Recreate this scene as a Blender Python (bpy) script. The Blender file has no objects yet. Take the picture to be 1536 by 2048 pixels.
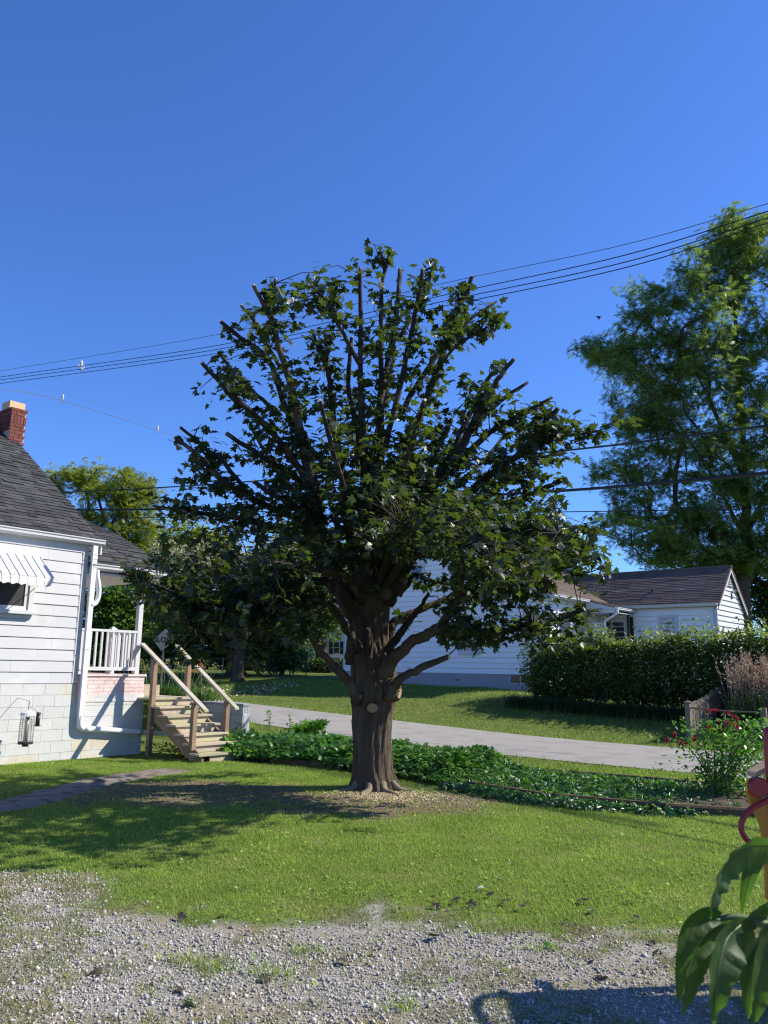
import bpy, math, random
import numpy as np
from mathutils import Vector, Matrix, Quaternion

rng = np.random.default_rng(7)
random.seed(7)
scene = bpy.context.scene
COL = scene.collection

# ---------------------------------------------------------------- camera, sky, sun, exposure
F = 1600.0
PITCH = math.radians(11.058)
ROLL = math.radians(0.968)
GRID = math.radians(39.4)
EYE = 1.7
cam = bpy.data.cameras.new("camera")
cam.sensor_fit = 'VERTICAL'
cam.lens = 27.0
cam.sensor_height = 27.0 * 2048 / F
cam.clip_start = 0.05
cam.clip_end = 3000
cam.dof.use_dof = True
cam.dof.focus_distance = 12.0
cam.dof.aperture_fstop = 10.0
camo = bpy.data.objects.new("camera", cam)
COL.objects.link(camo)
camo.matrix_world = (Matrix.Translation((0, 0, EYE)) @ Matrix.Rotation(math.pi / 2 + PITCH, 4, 'X')
                     @ Matrix.Rotation(ROLL, 4, 'Z'))
scene.camera = camo

SUN = Vector((1.34, 0.20, 1.10)).normalized()
SUN_EL = math.asin(SUN.z)
SUN_AZ = math.atan2(SUN.x, SUN.y)
world = bpy.data.worlds.new("World")
scene.world = world
world.use_nodes = True
wn = world.node_tree
wn.nodes.clear()
sky = wn.nodes.new('ShaderNodeTexSky')
sky.sky_type = 'NISHITA'
sky.sun_disc = False
sky.sun_elevation = SUN_EL
sky.sun_rotation = SUN_AZ
sky.altitude = 300
sky.air_density = 1.0
sky.dust_density = 0.15
sky.ozone_density = 4.5
bg = wn.nodes.new('ShaderNodeBackground')
bg.inputs['Strength'].default_value = 0.138
wo = wn.nodes.new('ShaderNodeOutputWorld')
tint = wn.nodes.new('ShaderNodeMix')
tint.data_type = 'RGBA'
tint.blend_type = 'MULTIPLY'
tint.inputs['Factor'].default_value = 1.0
tint.inputs[7].default_value = (.41, .60, .96, 1)
wn.links.new(sky.outputs[0], tint.inputs[6])
wn.links.new(tint.outputs[2], bg.inputs[0])
wn.links.new(bg.outputs[0], wo.inputs[0])

sl = bpy.data.lights.new("sun", 'SUN')
sl.energy = 4.9
sl.angle = math.radians(0.53)
sl.color = (1.0, 0.93, 0.80)
slo = bpy.data.objects.new("sun", sl)
slo.rotation_euler = SUN.to_track_quat('Z', 'Y').to_euler()
slo.location = (30, 5, 40)
COL.objects.link(slo)

scene.render.engine = 'CYCLES'
scene.cycles.max_bounces = 6
scene.cycles.diffuse_bounces = 3
scene.cycles.transmission_bounces = 4
scene.cycles.transparent_max_bounces = 8
scene.cycles.use_denoising = True
scene.cycles.denoising_prefilter = 'NONE'
scene.cycles.denoising_input_passes = 'RGB_ALBEDO_NORMAL'
scene.cycles.filter_width = 1.2
scene.cycles.sample_clamp_indirect = 4.0
vs = scene.view_settings
vs.view_transform = 'Standard'
vs.look = 'None'
vs.exposure = 0.70
vs.gamma = 1.0
vs.use_curve_mapping = False

# ---------------------------------------------------------------- camera geometry used to measure the place
A3 = lambda *a: np.array(a, float)
Rv = A3(math.sin(GRID), math.cos(GRID), 0)
Lv = A3(-math.cos(GRID), math.sin(GRID), 0)
Nv = -Lv
Zv = A3(0, 0, 1)
C0 = A3(0, 0, EYE)


def ray(px, py):
    a = (px - 768) / F
    b = (py - 1024) / F
    c, s = math.cos(ROLL), math.sin(ROLL)
    a, b = c * a + s * b, -s * a + c * b
    u = -b
    return A3(a, math.cos(PITCH) - u * math.sin(PITCH), math.sin(PITCH) + u * math.cos(PITCH))


def at(px, py, Y):
    d = ray(px, py)
    return C0 + d * (Y / d[1])


def gz(px, py, z=0.0):
    d = ray(px, py)
    return C0 + d * ((z - EYE) / d[2])


def pl(px, py, p0, n):
    d = ray(px, py)
    return C0 + d * (((np.asarray(p0) - C0) @ n) / (d @ n))


def proj(p):
    d = np.asarray(p, float) - C0
    fw = d[..., 1] * math.cos(PITCH) + d[..., 2] * math.sin(PITCH)
    up = -d[..., 1] * math.sin(PITCH) + d[..., 2] * math.cos(PITCH)
    a, b = d[..., 0] / fw, -up / fw
    c, s = math.cos(ROLL), math.sin(ROLL)
    return 768 + F * (c * a - s * b), 1024 + F * (s * a + c * b), fw


def RL(r, l, z=0.0):
    return r * Rv + l * Lv + z * Zv


P0 = gz(140, 1519)          # foot of the left house's corner


def HP(t, n, z):
    return P0 + t * Rv + n * Nv + z * Zv


# ---------------------------------------------------------------- materials
def mat(name, col, var=0.12, nscale=6.0, rough=0.7, bump=0.0, bscale=80.0, rand=0.0, island=0.0, spec=0.3, metal=0.0,
        col2=None, c2scale=3.0, c2lo=0.5, c2hi=0.65, trans=0.0, tcol=None, stretch=(1, 1, 1), hue=0.0, detail=4.0, bdist=0.01):
    m = bpy.data.materials.new(name)
    m.use_nodes = True
    nt = m.node_tree
    N, Lk = nt.nodes, nt.links
    p = N['Principled BSDF']
    p.inputs['Roughness'].default_value = rough
    p.inputs['Specular IOR Level'].default_value = spec
    p.inputs['Metallic'].default_value = metal
    geo = N.new('ShaderNodeNewGeometry')
    mp = N.new('ShaderNodeMapping')
    mp.inputs['Scale'].default_value = stretch
    Lk.new(geo.outputs['Position'], mp.inputs['Vector'])
    pos = mp.outputs[0]

    def noise(sc, det=detail):
        n = N.new('ShaderNodeTexNoise')
        n.inputs['Scale'].default_value = sc
        n.inputs['Detail'].default_value = det
        Lk.new(pos, n.inputs['Vector'])
        return n.outputs['Fac']

    def math_(op, a, b, c=None):
        n = N.new('ShaderNodeMath')
        n.operation = op
        for i, x in enumerate((a, b, c)):
            if x is None:
                continue
            if isinstance(x, (int, float)):
                n.inputs[i].default_value = x
            else:
                Lk.new(x, n.inputs[i])
        return n.outputs[0]

    val = math_('MULTIPLY_ADD', noise(nscale), 3.2 * var, 1 - 1.6 * var)
    if rand:
        oi = N.new('ShaderNodeObjectInfo')
        val = math_('ADD', val, math_('MULTIPLY_ADD', oi.outputs['Random'], 2 * rand, -rand))
    if island:
        val = math_('ADD', val, math_('MULTIPLY_ADD', geo.outputs['Random Per Island'], 2 * island, -island))
    val = math_('MAXIMUM', val, 0.05)
    rgb = N.new('ShaderNodeRGB')
    rgb.outputs[0].default_value = (*col, 1)
    c = rgb.outputs[0]
    if col2 is not None:
        mr = N.new('ShaderNodeMapRange')
        mr.inputs['From Min'].default_value = c2lo
        mr.inputs['From Max'].default_value = c2hi
        Lk.new(noise(c2scale), mr.inputs['Value'])
        mx = N.new('ShaderNodeMix')
        mx.data_type = 'RGBA'
        Lk.new(mr.outputs[0], mx.inputs['Factor'])
        Lk.new(c, mx.inputs[6])
        mx.inputs[7].default_value = (*col2, 1)
        c = mx.outputs[2]
    if hue:
        h = N.new('ShaderNodeHueSaturation')
        src = geo.outputs['Random Per Island']
        Lk.new(math_('MULTIPLY_ADD', src, hue, 0.5 - hue / 2), h.inputs['Hue'])
        Lk.new(c, h.inputs['Color'])
        c = h.outputs[0]
    sc = N.new('ShaderNodeVectorMath')
    sc.operation = 'SCALE'
    Lk.new(c, sc.inputs[0])
    Lk.new(val, sc.inputs['Scale'])
    Lk.new(sc.outputs[0], p.inputs['Base Color'])
    if bump:
        b = N.new('ShaderNodeBump')
        b.inputs['Strength'].default_value = bump
        b.inputs['Distance'].default_value = bdist
        Lk.new(noise(bscale, 6.0), b.inputs['Height'])
        Lk.new(b.outputs[0], p.inputs['Normal'])
    if trans:
        t = N.new('ShaderNodeBsdfTranslucent')
        s2 = N.new('ShaderNodeVectorMath')
        s2.operation = 'SCALE'
        r2 = N.new('ShaderNodeRGB')
        r2.outputs[0].default_value = (*(tcol or col), 1)
        Lk.new(r2.outputs[0], s2.inputs[0])
        Lk.new(val, s2.inputs['Scale'])
        Lk.new(s2.outputs[0], t.inputs['Color'])
        ms = N.new('ShaderNodeMixShader')
        ms.inputs[0].default_value = trans
        Lk.new(p.outputs[0], ms.inputs[1])
        Lk.new(t.outputs[0], ms.inputs[2])
        Lk.new(ms.outputs[0], N['Material Output'].inputs[0])
    return m


WHITE = mat('white_paint', (.57, .57, .575), .04, 2.0, .45, .05, 60, spec=.4, rand=.03, col2=(.66, .65, .60), c2scale=2.2, c2lo=.62, c2hi=.85)
VINYL = mat('white_siding', (.53, .53, .54), .03, 3.0, .5, .04, 40, rand=.025, spec=.35, col2=(.70, .70, .68), c2scale=1.3, c2lo=.6, c2hi=.8)
BLOCKW = mat('painted_block', (.57, .565, .55), .06, 5.0, .85, .5, 55, rand=.03, col2=(.60, .54, .42), c2scale=1.1, c2lo=.60, c2hi=.74, spec=.15)
BLOCKS = mat('stained_block', (.56, .505, .40), .10, 5.0, .9, .5, 55, rand=.05, col2=(.57, .56, .54), c2scale=3, c2lo=.5, c2hi=.62, spec=.12)
MORT = mat('painted_mortar', (.52, .51, .49), .08, 9, .9, .3, 60)
PINK = mat('pink_brick', (.66, .50, .48), .08, 6, .85, .5, 60, rand=.05, col2=(.70, .62, .58), c2scale=4, c2lo=.5, c2hi=.66, spec=.15)
SHING = mat('charcoal_shingle', (.055, .055, .058), .2, 4, .9, .7, 220, rand=.34, spec=.2, bdist=.004)
SHINGB = mat('brown_shingle', (.130, .098, .082), .22, 2.5, .9, .5, 120, island=.12, spec=.15, col2=(.15, .125, .115), c2scale=.9, c2lo=.5, c2hi=.7)
BRICK = mat('red_brick', (.20, .062, .045), .15, 14, .85, .5, 90, rand=.22, spec=.2)
BMORT = mat('brick_mortar', (.56, .46, .38), .1, 20, .95, .3, 90)
CLAY = mat('clay_flue', (.62, .44, .25), .08, 8, .8, .2, 80)
TREATED = mat('weathered_lumber', (.42, .355, .27), .18, 3, .8, .35, 14, rand=.12, stretch=(6, 6, 6), spec=.2, col2=(.39, .37, .22), c2scale=.55, c2lo=.48, c2hi=.62)
RAILW = mat('grey_lumber', (.42, .38, .32), .2, 4, .8, .35, 30, rand=.1, spec=.2, col2=(.30, .30, .13), c2scale=1.0, c2lo=.50, c2hi=.66)
STRING = mat('brown_lumber', (.27, .185, .125), .2, 5, .85, .3, 40, rand=.1, spec=.2)
GREYB = mat('grey_block', (.36, .37, .40), .12, 7, .9, .5, 70, rand=.16, spec=.15)
GMORT = mat('pale_mortar', (.62, .60, .55), .06, 9, .9, .3, 60)
PANE = mat('dark_glass', (.014, .015, .018), .1, 4, .08, spec=.6)
PANEB = mat('sky_glass', (.045, .06, .085), .1, 2, .06, spec=.9)
SCREEN = mat('window_screen', (.030, .026, .026), .2, 9, .5, spec=.4)
ALU = mat('awning_aluminium', (.70, .69, .65), .05, 4, .5, .1, 60, spec=.4, col2=(.34, .31, .25), c2scale=42, c2lo=.60, c2hi=.69)
PVC = mat('white_pipe', (.74, .74, .74), .05, 3, .35, spec=.5)
METAL = mat('galvanised_metal', (.42, .42, .42), .1, 12, .4, metal=.7)
DARKM = mat('dark_metal', (.045, .042, .042), .2, 12, .5, metal=.3, spec=.4)
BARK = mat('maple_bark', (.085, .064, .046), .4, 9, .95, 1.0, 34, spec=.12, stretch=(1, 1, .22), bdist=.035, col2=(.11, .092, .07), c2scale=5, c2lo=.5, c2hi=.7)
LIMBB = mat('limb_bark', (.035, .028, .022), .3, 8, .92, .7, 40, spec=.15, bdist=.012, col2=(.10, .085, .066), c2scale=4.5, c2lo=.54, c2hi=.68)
TWIG = mat('twig_bark', (.040, .030, .022), .2, 20, .85, spec=.2)
CUTT = mat('weathered_cut_wood', (.34, .235, .13), .16, 26, .85, .2, 90, spec=.2)
CUT = mat('fresh_cut_wood', (.66, .50, .31), .14, 26, .85, .2, 90, spec=.2)
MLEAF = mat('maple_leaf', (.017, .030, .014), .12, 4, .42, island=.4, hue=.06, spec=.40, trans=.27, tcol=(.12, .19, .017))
BBARK = mat('tree_bark', (.075, .060, .048), .25, 5, .95, .5, 25, spec=.1)
GRASS = mat('lawn_blades', (.20, .31, .045), .28, 1.6, .5, island=.34, hue=.05, spec=.35, trans=.38, tcol=(.36, .54, .06), col2=(.33, .32, .11), c2scale=1.1, c2lo=.54, c2hi=.72)
BGRASS = mat('bank_blades', (.17, .25, .04), .2, 1.0, .55, island=.3, hue=.04, spec=.25, trans=.3, tcol=(.30, .44, .06), col2=(.28, .27, .08), c2scale=.5, c2lo=.5, c2hi=.72)
STRAW = mat('dry_blades', (.25, .24, .10), .3, 2.5, .6, island=.35, hue=.06, spec=.2, trans=.3, tcol=(.38, .36, .14), col2=(.15, .22, .05), c2scale=2.0, c2lo=.45, c2hi=.6)
STONE = mat('gravel_stone', (.365, .343, .308), .15, 40, .85, .2, 150, island=.42, spec=.2, col2=(.37, .33, .26), c2scale=2.2, c2lo=.5, c2hi=.66)
VINE = mat('creeper_leaf', (.085, .19, .024), .2, 3, .42, island=.35, hue=.04, spec=.45, trans=.34, tcol=(.16, .42, .025))
VINED = mat('dark_creeper_leaf', (.045, .11, .026), .2, 3, .35, island=.35, hue=.04, spec=.5, trans=.25, tcol=(.07, .2, .02))
HEDGE = mat('hedge_leaf', (.050, .085, .018), .25, 1.5, .45, island=.4, hue=.05, spec=.4, trans=.3, tcol=(.16, .26, .03))
SHOOT = mat('pale_hedge_leaf', (.11, .16, .028), .25, 1.5, .45, island=.35, hue=.05, spec=.35, trans=.4, tcol=(.30, .40, .05))
STRAP = mat('strap_leaf', (.055, .115, .022), .2, 3, .4, island=.3, hue=.03, spec=.4, trans=.3, tcol=(.14, .28, .03))
STRAPD = mat('dark_strap_leaf', (.05, .085, .035), .2, 3, .45, island=.3, spec=.35, trans=.2, tcol=(.1, .18, .04))
PLUME = mat('grass_plume', (.46, .36, .24), .15, 3, .8, island=.3, spec=.1, trans=.35, tcol=(.5, .33, .25))
YGREEN = mat('yellow_green_leaf', (.16, .215, .022), .2, .8, .45, island=.35, hue=.04, spec=.3, trans=.4, tcol=(.34, .40, .03))
LGREEN = mat('locust_leaf', (.088, .142, .030), .25, .5, .45, island=.35, hue=.05, spec=.35, trans=.36, tcol=(.26, .40, .05))
DGREEN = mat('dark_leaf', (.038, .065, .016), .25, .6, .45, island=.4, hue=.05, spec=.35, trans=.3, tcol=(.12, .2, .025))
MGREEN = mat('mid_leaf', (.070, .13, .022), .25, .6, .45, island=.4, hue=.05, spec=.35, trans=.35, tcol=(.17, .3, .03))
CREAM = mat('cream_blossom', (.62, .58, .40), .1, 2, .7, island=.2, spec=.1, trans=.3, tcol=(.6, .55, .35))
ORANGE = mat('orange_petal', (.62, .13, .02), .1, 9, .5, island=.2, trans=.3, tcol=(.8, .2, .03))
BUD = mat('lily_bud', (.36, .34, .07), .1, 9, .5, island=.25, trans=.3)
ROSE = mat('red_petal', (.25, .018, .03), .15, 9, .5, island=.3, trans=.25, tcol=(.5, .02, .04))
FENCEW = mat('grey_fence_wood', (.17, .145, .115), .2, 6, .9, .4, 40, rand=.14, spec=.12)
TIMBER = mat('landscape_timber', (.11, .075, .05), .25, 5, .9, .5, 40, rand=.1, spec=.1)
SOIL = mat('bed_soil', (.085, .06, .042), .3, 14, .95, .7, 60, bdist=.03)
ROADM = mat('worn_asphalt', (.275, .260, .238), .05, .6, .9, .35, 160, spec=.15, col2=(.235, .222, .203), c2scale=1.6, c2lo=.5, c2hi=.62, bdist=.006)
PATHM = mat('path_concrete', (.20, .175, .15), .2, 4, .95, .5, 60, spec=.1, col2=(.12, .10, .07), c2scale=5, c2lo=.5, c2hi=.6)
FOUND = mat('grey_foundation', (.34, .335, .35), .06, 3, .85, .2, 40, spec=.15)
RSIDE = mat('pale_siding', (.84, .84, .84), .03, 1.5, .55, rand=.02, spec=.3)  # raised albedo brightens the lane house walls that lie in shade
SHADE = mat('white_shade', (.62, .62, .58), .08, 5, .8, spec=.1)
RED = mat('red_enamel', (.25, .014, .018), .12, 8, .35, spec=.5)
YEL = mat('yellow_enamel', (.46, .20, .022), .1, 8, .4, spec=.45)
PLANK = mat('tan_plank', (.45, .33, .2), .15, 8, .7, .2, 30)
SIGNM = mat('grey_sign', (.30, .29, .28), .06, 8, .5, spec=.4)
INK = mat('black_ink', (.015, .015, .015), .05, 8, .6)
CABLE = mat('black_cable', (.018, .018, .020), .1, 5, .5, spec=.4)
CABLEG = mat('grey_wire', (.10, .11, .14), .1, 5, .45, spec=.4)
PORC = mat('insulator_grey', (.55, .57, .60), .05, 8, .3, spec=.6)
CHAIN = mat('green_fence_metal', (.03, .085, .07), .1, 8, .5, metal=.2)
SIGNP = mat('dark_sign_post', (.08, .075, .07), .1, 8, .6)
CHAING = mat('grey_fence_metal', (.26, .27, .27), .1, 8, .5, metal=.5)
FLEAF = mat('broad_near_leaf', (.028, .058, .018), .25, 22, .55, .3, 90, spec=.3, trans=.34, tcol=(.12, .28, .015), bdist=.004)
STEMM = mat('green_stem', (.10, .14, .05), .1, 20, .6)
LEAFD = mat('fallen_dark_leaf', (.050, .038, .028), .2, 30, .5, rand=.4, trans=.15, tcol=(.06, .08, .02))
LEAFP = mat('fallen_pale_leaf', (.34, .40, .33), .1, 30, .6, rand=.1)
LEAFG = mat('fallen_green_leaf', (.07, .17, .03), .1, 30, .5, rand=.1, trans=.2)
BLACKP = mat('black_shutter', (.02, .02, .022), .1, 8, .5)
CANVAS = mat('shadow_canopy_cloth', (.10, .03, .03), .1, 8, .8)
FEEDS = mat('seed_tube', (.34, .32, .20), .25, 40, .3, spec=.5)
SDUST = mat('sawdust_chip', (.56, .45, .31), .15, 30, .9, island=.3)
ROOTM = mat('root_bark', (.20, .16, .11), .25, 20, .95, .5, 60)


# ---------------------------------------------------------------- object helpers
def props(o, label=None, cat=None, group=None, kind=None):
    if label: o['label'] = label
    if cat: o['category'] = cat
    if group: o['group'] = group
    if kind: o['kind'] = kind
    return o


def root(name, label, cat, loc, group=None):
    o = bpy.data.objects.new(name, None)
    o.empty_display_size = .2
    COL.objects.link(o)
    o.location = Vector([float(x) for x in loc])
    return props(o, label, cat, group)


def wloc(o):
    v = Vector((0, 0, 0))
    while o is not None:
        v = v + o.location
        o = o.parent
    return np.array(v)


def new_obj(name, me, m, parent=None, loc=None):
    o = bpy.data.objects.new(name, me)
    COL.objects.link(o)
    if m is not None and len(me.materials) == 0:
        me.materials.append(m)
    if parent is not None:
        o.parent = parent
    if loc is not None:
        o.location = Vector([float(x) for x in loc])
    return o


def from_np(name, V, T, m, parent=None, smooth=False, origin=None, kind=None):
    """one mesh from numpy vertices (world space) and triangles or quads"""
    V = np.asarray(V, float)
    T = np.asarray(T, np.int32)
    if parent is not None:
        off = wloc(parent)
        loc = (0, 0, 0)
    else:
        off = np.asarray(origin if origin is not None else [V[:, 0].mean(), V[:, 1].mean(), V[:, 2].min()], float)
        loc = off
    k = T.shape[1]
    me = bpy.data.meshes.new(name)
    me.vertices.add(len(V))
    me.vertices.foreach_set('co', (V - off).astype(np.float32).ravel())
    me.loops.add(T.size)
    me.loops.foreach_set('vertex_index', T.ravel())
    me.polygons.add(len(T))
    me.polygons.foreach_set('loop_start', np.arange(0, T.size, k, dtype=np.int32))
    if smooth:
        me.polygons.foreach_set('use_smooth', np.ones(len(T), bool))
    me.update(calc_edges=True)
    o = new_obj(name, me, m, parent, loc)
    if kind: o['kind'] = kind
    return o


class MB:
    def __init__(s):
        s.v, s.f = [], []

    def add(s, vs, fs):
        n = len(s.v)
        s.v += [tuple(map(float, v)) for v in vs]
        s.f += [tuple(i + n for i in f) for f in fs]
        return s

    def box(s, o, ax, ay, az):
        o, ax, ay, az = (np.asarray(q, float) for q in (o, ax, ay, az))
        c = [o + i * ax + j * ay + k * az for k in (0, 1) for j in (0, 1) for i in (0, 1)]
        f = [(0, 2, 3, 1), (4, 5, 7, 6), (0, 1, 5, 4), (2, 6, 7, 3), (0, 4, 6, 2), (1, 3, 7, 5)]
        if np.dot(np.cross(ax, ay), az) < 0:
            f = [q[::-1] for q in f]
        return s.add(c, f)

    def fbox(s, fr, a0, a1, b0, b1, c0, c1):
        o = fr(a0, b0, c0)
        return s.box(o, fr(a1, b0, c0) - o, fr(a0, b1, c0) - o, fr(a0, b0, c1) - o)

    def prism(s, poly, d):
        """poly: list of 3D points, extruded by d"""
        n = len(poly)
        p = [np.asarray(q, float) for q in poly]
        d = np.asarray(d, float)
        nrm = sum((np.cross(p[i] - p[0], p[i + 1] - p[0]) for i in range(1, n - 1)), np.zeros(3))
        vs = p + [q + d for q in p]
        bot, top = tuple(range(n)), tuple(range(n, 2 * n))
        sides = [(i, (i + 1) % n, (i + 1) % n + n, i + n) for i in range(n)]
        if np.dot(nrm, d) > 0:
            fs = [bot[::-1], top] + sides
        else:
            fs = [bot, top[::-1]] + [q[::-1] for q in sides]
        return s.add(vs, fs)

    def tube(s, pts, rad, n=8, cap=True, wob=0.0, seed=0, flat=None):
        pts = [np.asarray(p, float) for p in pts]
        m = len(pts)
        if np.isscalar(rad): rad = [rad] * m
        tan = [pts[min(i + 1, m - 1)] - pts[max(i - 1, 0)] for i in range(m)]
        tan = [t / (np.linalg.norm(t) + 1e-9) for t in tan]
        up = A3(0, 0, 1) if abs(tan[0][2]) < .9 else A3(1, 0, 0)
        u = np.cross(up, tan[0]); u /= np.linalg.norm(u)
        rg = np.random.default_rng(seed + m)
        ph = rg.uniform(0, 6.28, 3)
        vs = []
        for i in range(m):
            u = u - tan[i] * np.dot(u, tan[i]); u /= np.linalg.norm(u) + 1e-9
            w = np.cross(tan[i], u)
            for k in range(n):
                a = 2 * math.pi * k / n
                q = 1 + (wob * (math.sin(2 * a + ph[0] + i * .7) + math.sin(3 * a + ph[1] + i * .4) + .6 * math.sin(7 * a + ph[2])) if wob else 0)
                ru, rw = (rad[i] * q, rad[i] * q) if flat is None else (rad[i] * flat[0], rad[i] * flat[1])
                vs.append(pts[i] + u * math.cos(a) * ru + w * math.sin(a) * rw)
        fs = [(i * n + k, i * n + (k + 1) % n, (i + 1) * n + (k + 1) % n, (i + 1) * n + k) for i in range(m - 1) for k in range(n)]
        if cap:
            fs += [tuple(range(n))[::-1], tuple((m - 1) * n + k for k in range(n))]
        return s.add(vs, fs)

    def quad(s, a, b, c, d):
        return s.add([a, b, c, d], [(0, 1, 2, 3)])

    def build(s, name, m, parent=None, smooth=False, origin=None, bevel=0.0):
        V = np.array(s.v)
        if parent is not None:
            off = wloc(parent); loc = (0, 0, 0)
        else:
            off = np.asarray(origin if origin is not None else [V[:, 0].mean(), V[:, 1].mean(), V[:, 2].min()], float)
            loc = off
        me = bpy.data.meshes.new(name)
        me.from_pydata([tuple(v) for v in (V - off)], [], s.f)
        if smooth:
            me.polygons.foreach_set('use_smooth', np.ones(len(me.polygons), bool))
        me.update()
        o = new_obj(name, me, m, parent, loc)
        if bevel:
            b = o.modifiers.new('bevel', 'BEVEL')
            b.width = bevel; b.segments = 2; b.limit_method = 'ANGLE'
        return o


def unit_mesh(name, vs, fs, m):
    me = bpy.data.meshes.new(name)
    me.from_pydata(vs, [], fs)
    me.materials.append(m)
    return me


_UB = {}


def ubox(m):
    if m.name not in _UB:
        e = .0
        vs = [(i, j, k) for k in (0, 1) for j in (0, 1) for i in (0, 1)]
        fs = [(0, 2, 3, 1), (4, 5, 7, 6), (0, 1, 5, 4), (2, 6, 7, 3), (0, 4, 6, 2), (1, 3, 7, 5)]
        _UB[m.name] = unit_mesh('piece_' + m.name, vs, fs, m)
    return _UB[m.name]


_UW = {}


def uwedge(m):
    """lap board: x length, y outward (thick at the bottom), z up"""
    if m.name not in _UW:
        vs = [(0, 0, 0), (1, 0, 0), (0, 1, 0), (1, 1, 0), (0, 0, 1), (1, 0, 1), (0, .25, 1), (1, .25, 1)]
        fs = [(0, 2, 3, 1), (4, 5, 7, 6), (0, 1, 5, 4), (2, 6, 7, 3), (0, 4, 6, 2), (1, 3, 7, 5)]
        _UW[m.name] = unit_mesh('lap_' + m.name, vs, fs, m)
    return _UW[m.name]


def piece(name, me, parent, o, ax, ay, az):
    ob = bpy.data.objects.new(name, me)
    COL.objects.link(ob)
    ob.parent = parent
    q = np.asarray(o, float) - wloc(parent)
    M = Matrix(((ax[0], ay[0], az[0], q[0]), (ax[1], ay[1], az[1], q[1]), (ax[2], ay[2], az[2], q[2]), (0, 0, 0, 1)))
    ob.matrix_basis = M
    return ob


def fpiece(name, me, parent, fr, a0, a1, b0, b1, c0, c1):
    o = fr(a0, b0, c0)
    return piece(name, me, parent, o, fr(a1, b0, c0) - o, fr(a0, b1, c0) - o, fr(a0, b0, c1) - o)


def catmull(P, k=4):
    P = np.asarray(P, float)
    if len(P) < 3: 
        return np.array([P[0] + (P[-1] - P[0]) * i / k for i in range(k + 1)])
    Q = np.vstack([2 * P[0] - P[1], P, 2 * P[-1] - P[-2]])
    out = []
    for i in range(1, len(Q) - 2):
        for j in range(k):
            t = j / k
            a, b, c, d = Q[i - 1], Q[i], Q[i + 1], Q[i + 2]
            out.append(.5 * ((2 * b) + (-a + c) * t + (2 * a - 5 * b + 4 * c - d) * t * t + (-a + 3 * b - 3 * c + d) * t ** 3))
    out.append(P[-1])
    return np.array(out)


def bases(nrm, fwd=None, rg=rng):
    """(n,3,3) rotation columns x,y,z with z = nrm, y near fwd (random when None)"""
    z = nrm / (np.linalg.norm(nrm, axis=1, keepdims=True) + 1e-9)
    if fwd is None:
        fwd = rg.normal(size=z.shape)
    y = fwd - z * (fwd * z).sum(1, keepdims=True)
    y /= np.linalg.norm(y, axis=1, keepdims=True) + 1e-9
    x = np.cross(y, z)
    return np.stack([x, y, z], axis=2)


def cloud_np(TV, TF, pos, B, size):
    n, k = len(pos), len(TV)
    V = np.einsum('nij,kj->nki', B, TV) * np.asarray(size).reshape(-1, 1, 1) + pos[:, None, :]
    T = TF[None] + (np.arange(n) * k)[:, None, None]
    return V.reshape(-1, 3), T.reshape(-1, TF.shape[1])


def cloud(name, TV, TF, pos, B, size, m, parent=None, kind=None, origin=None):
    V, T = cloud_np(np.asarray(TV, float), np.asarray(TF, np.int32), pos, B, size)
    return from_np(name, V, T, m, parent, kind=kind, origin=origin)


# leaf templates (y = length, unit size)
def fan(outline, c, droop=.25, fold=.15):
    P = [c] + outline
    V = [(x, y, -droop * (x * x + (y - .3) ** 2) - 0 + fold * abs(x)) for x, y in P]
    n = len(outline)
    return np.array(V), np.array([(0, i + 1, (i + 1) % n + 1) for i in range(n)])


_h = [(.30, -.05), (.53, .10), (.29, .25), (.58, .60), (.25, .53), (.21, .74)]
MAPLE_V, MAPLE_F = fan([(0, .02)] + _h + [(0, 1.0)] + [(-x, y) for x, y in _h[::-1]], (0, .36))
OVAL_V, OVAL_F = fan([(0, 0), (.28, .3), (.25, .65), (0, 1), (-.25, .65), (-.28, .3)], (0, .45), .2, .2)
DIA_V = np.array([(0, 0, 0), (.3, .45, .05), (0, 1, -.1), (-.3, .45, .05)], float)
DIA_F = np.array([(0, 1, 2), (0, 2, 3)])


def frond_t(pairs, w=.34):
    V, Fc = [], []
    for i in range(pairs):
        y = (i + .3) / pairs
        for sgn in (-1, 1):
            L = w * math.sin(math.pi * (.15 + .8 * y)) + .05
            b = len(V)
            V += [(0, y - .05, -.25 * y * y), (sgn * L, y + .10, -.25 * y * y - .08), (0, y + .07, -.25 * y * y)]
            Fc.append((b, b + 1, b + 2))
    return np.array(V), np.array(Fc)


FROND_V, FROND_F = frond_t(6)


def palm_t():
    V, Fc = [], []
    for a in (-1.25, -.6, 0, .6, 1.25):
        d = A3(math.sin(a), math.cos(a), 0); s = A3(math.cos(a), -math.sin(a), 0)
        L = 1 - .25 * abs(a)
        b = len(V)
        V += [A3(0, 0, 0), d * L * .55 + s * L * .2 + A3(0, 0, .03), d * L + A3(0, 0, -.2), d * L * .55 - s * L * .2 + A3(0, 0, .03)]
        Fc += [(b, b + 1, b + 2), (b, b + 2, b + 3)]
    return np.array(V), np.array(Fc)


PALM_V, PALM_F = palm_t()


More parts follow.
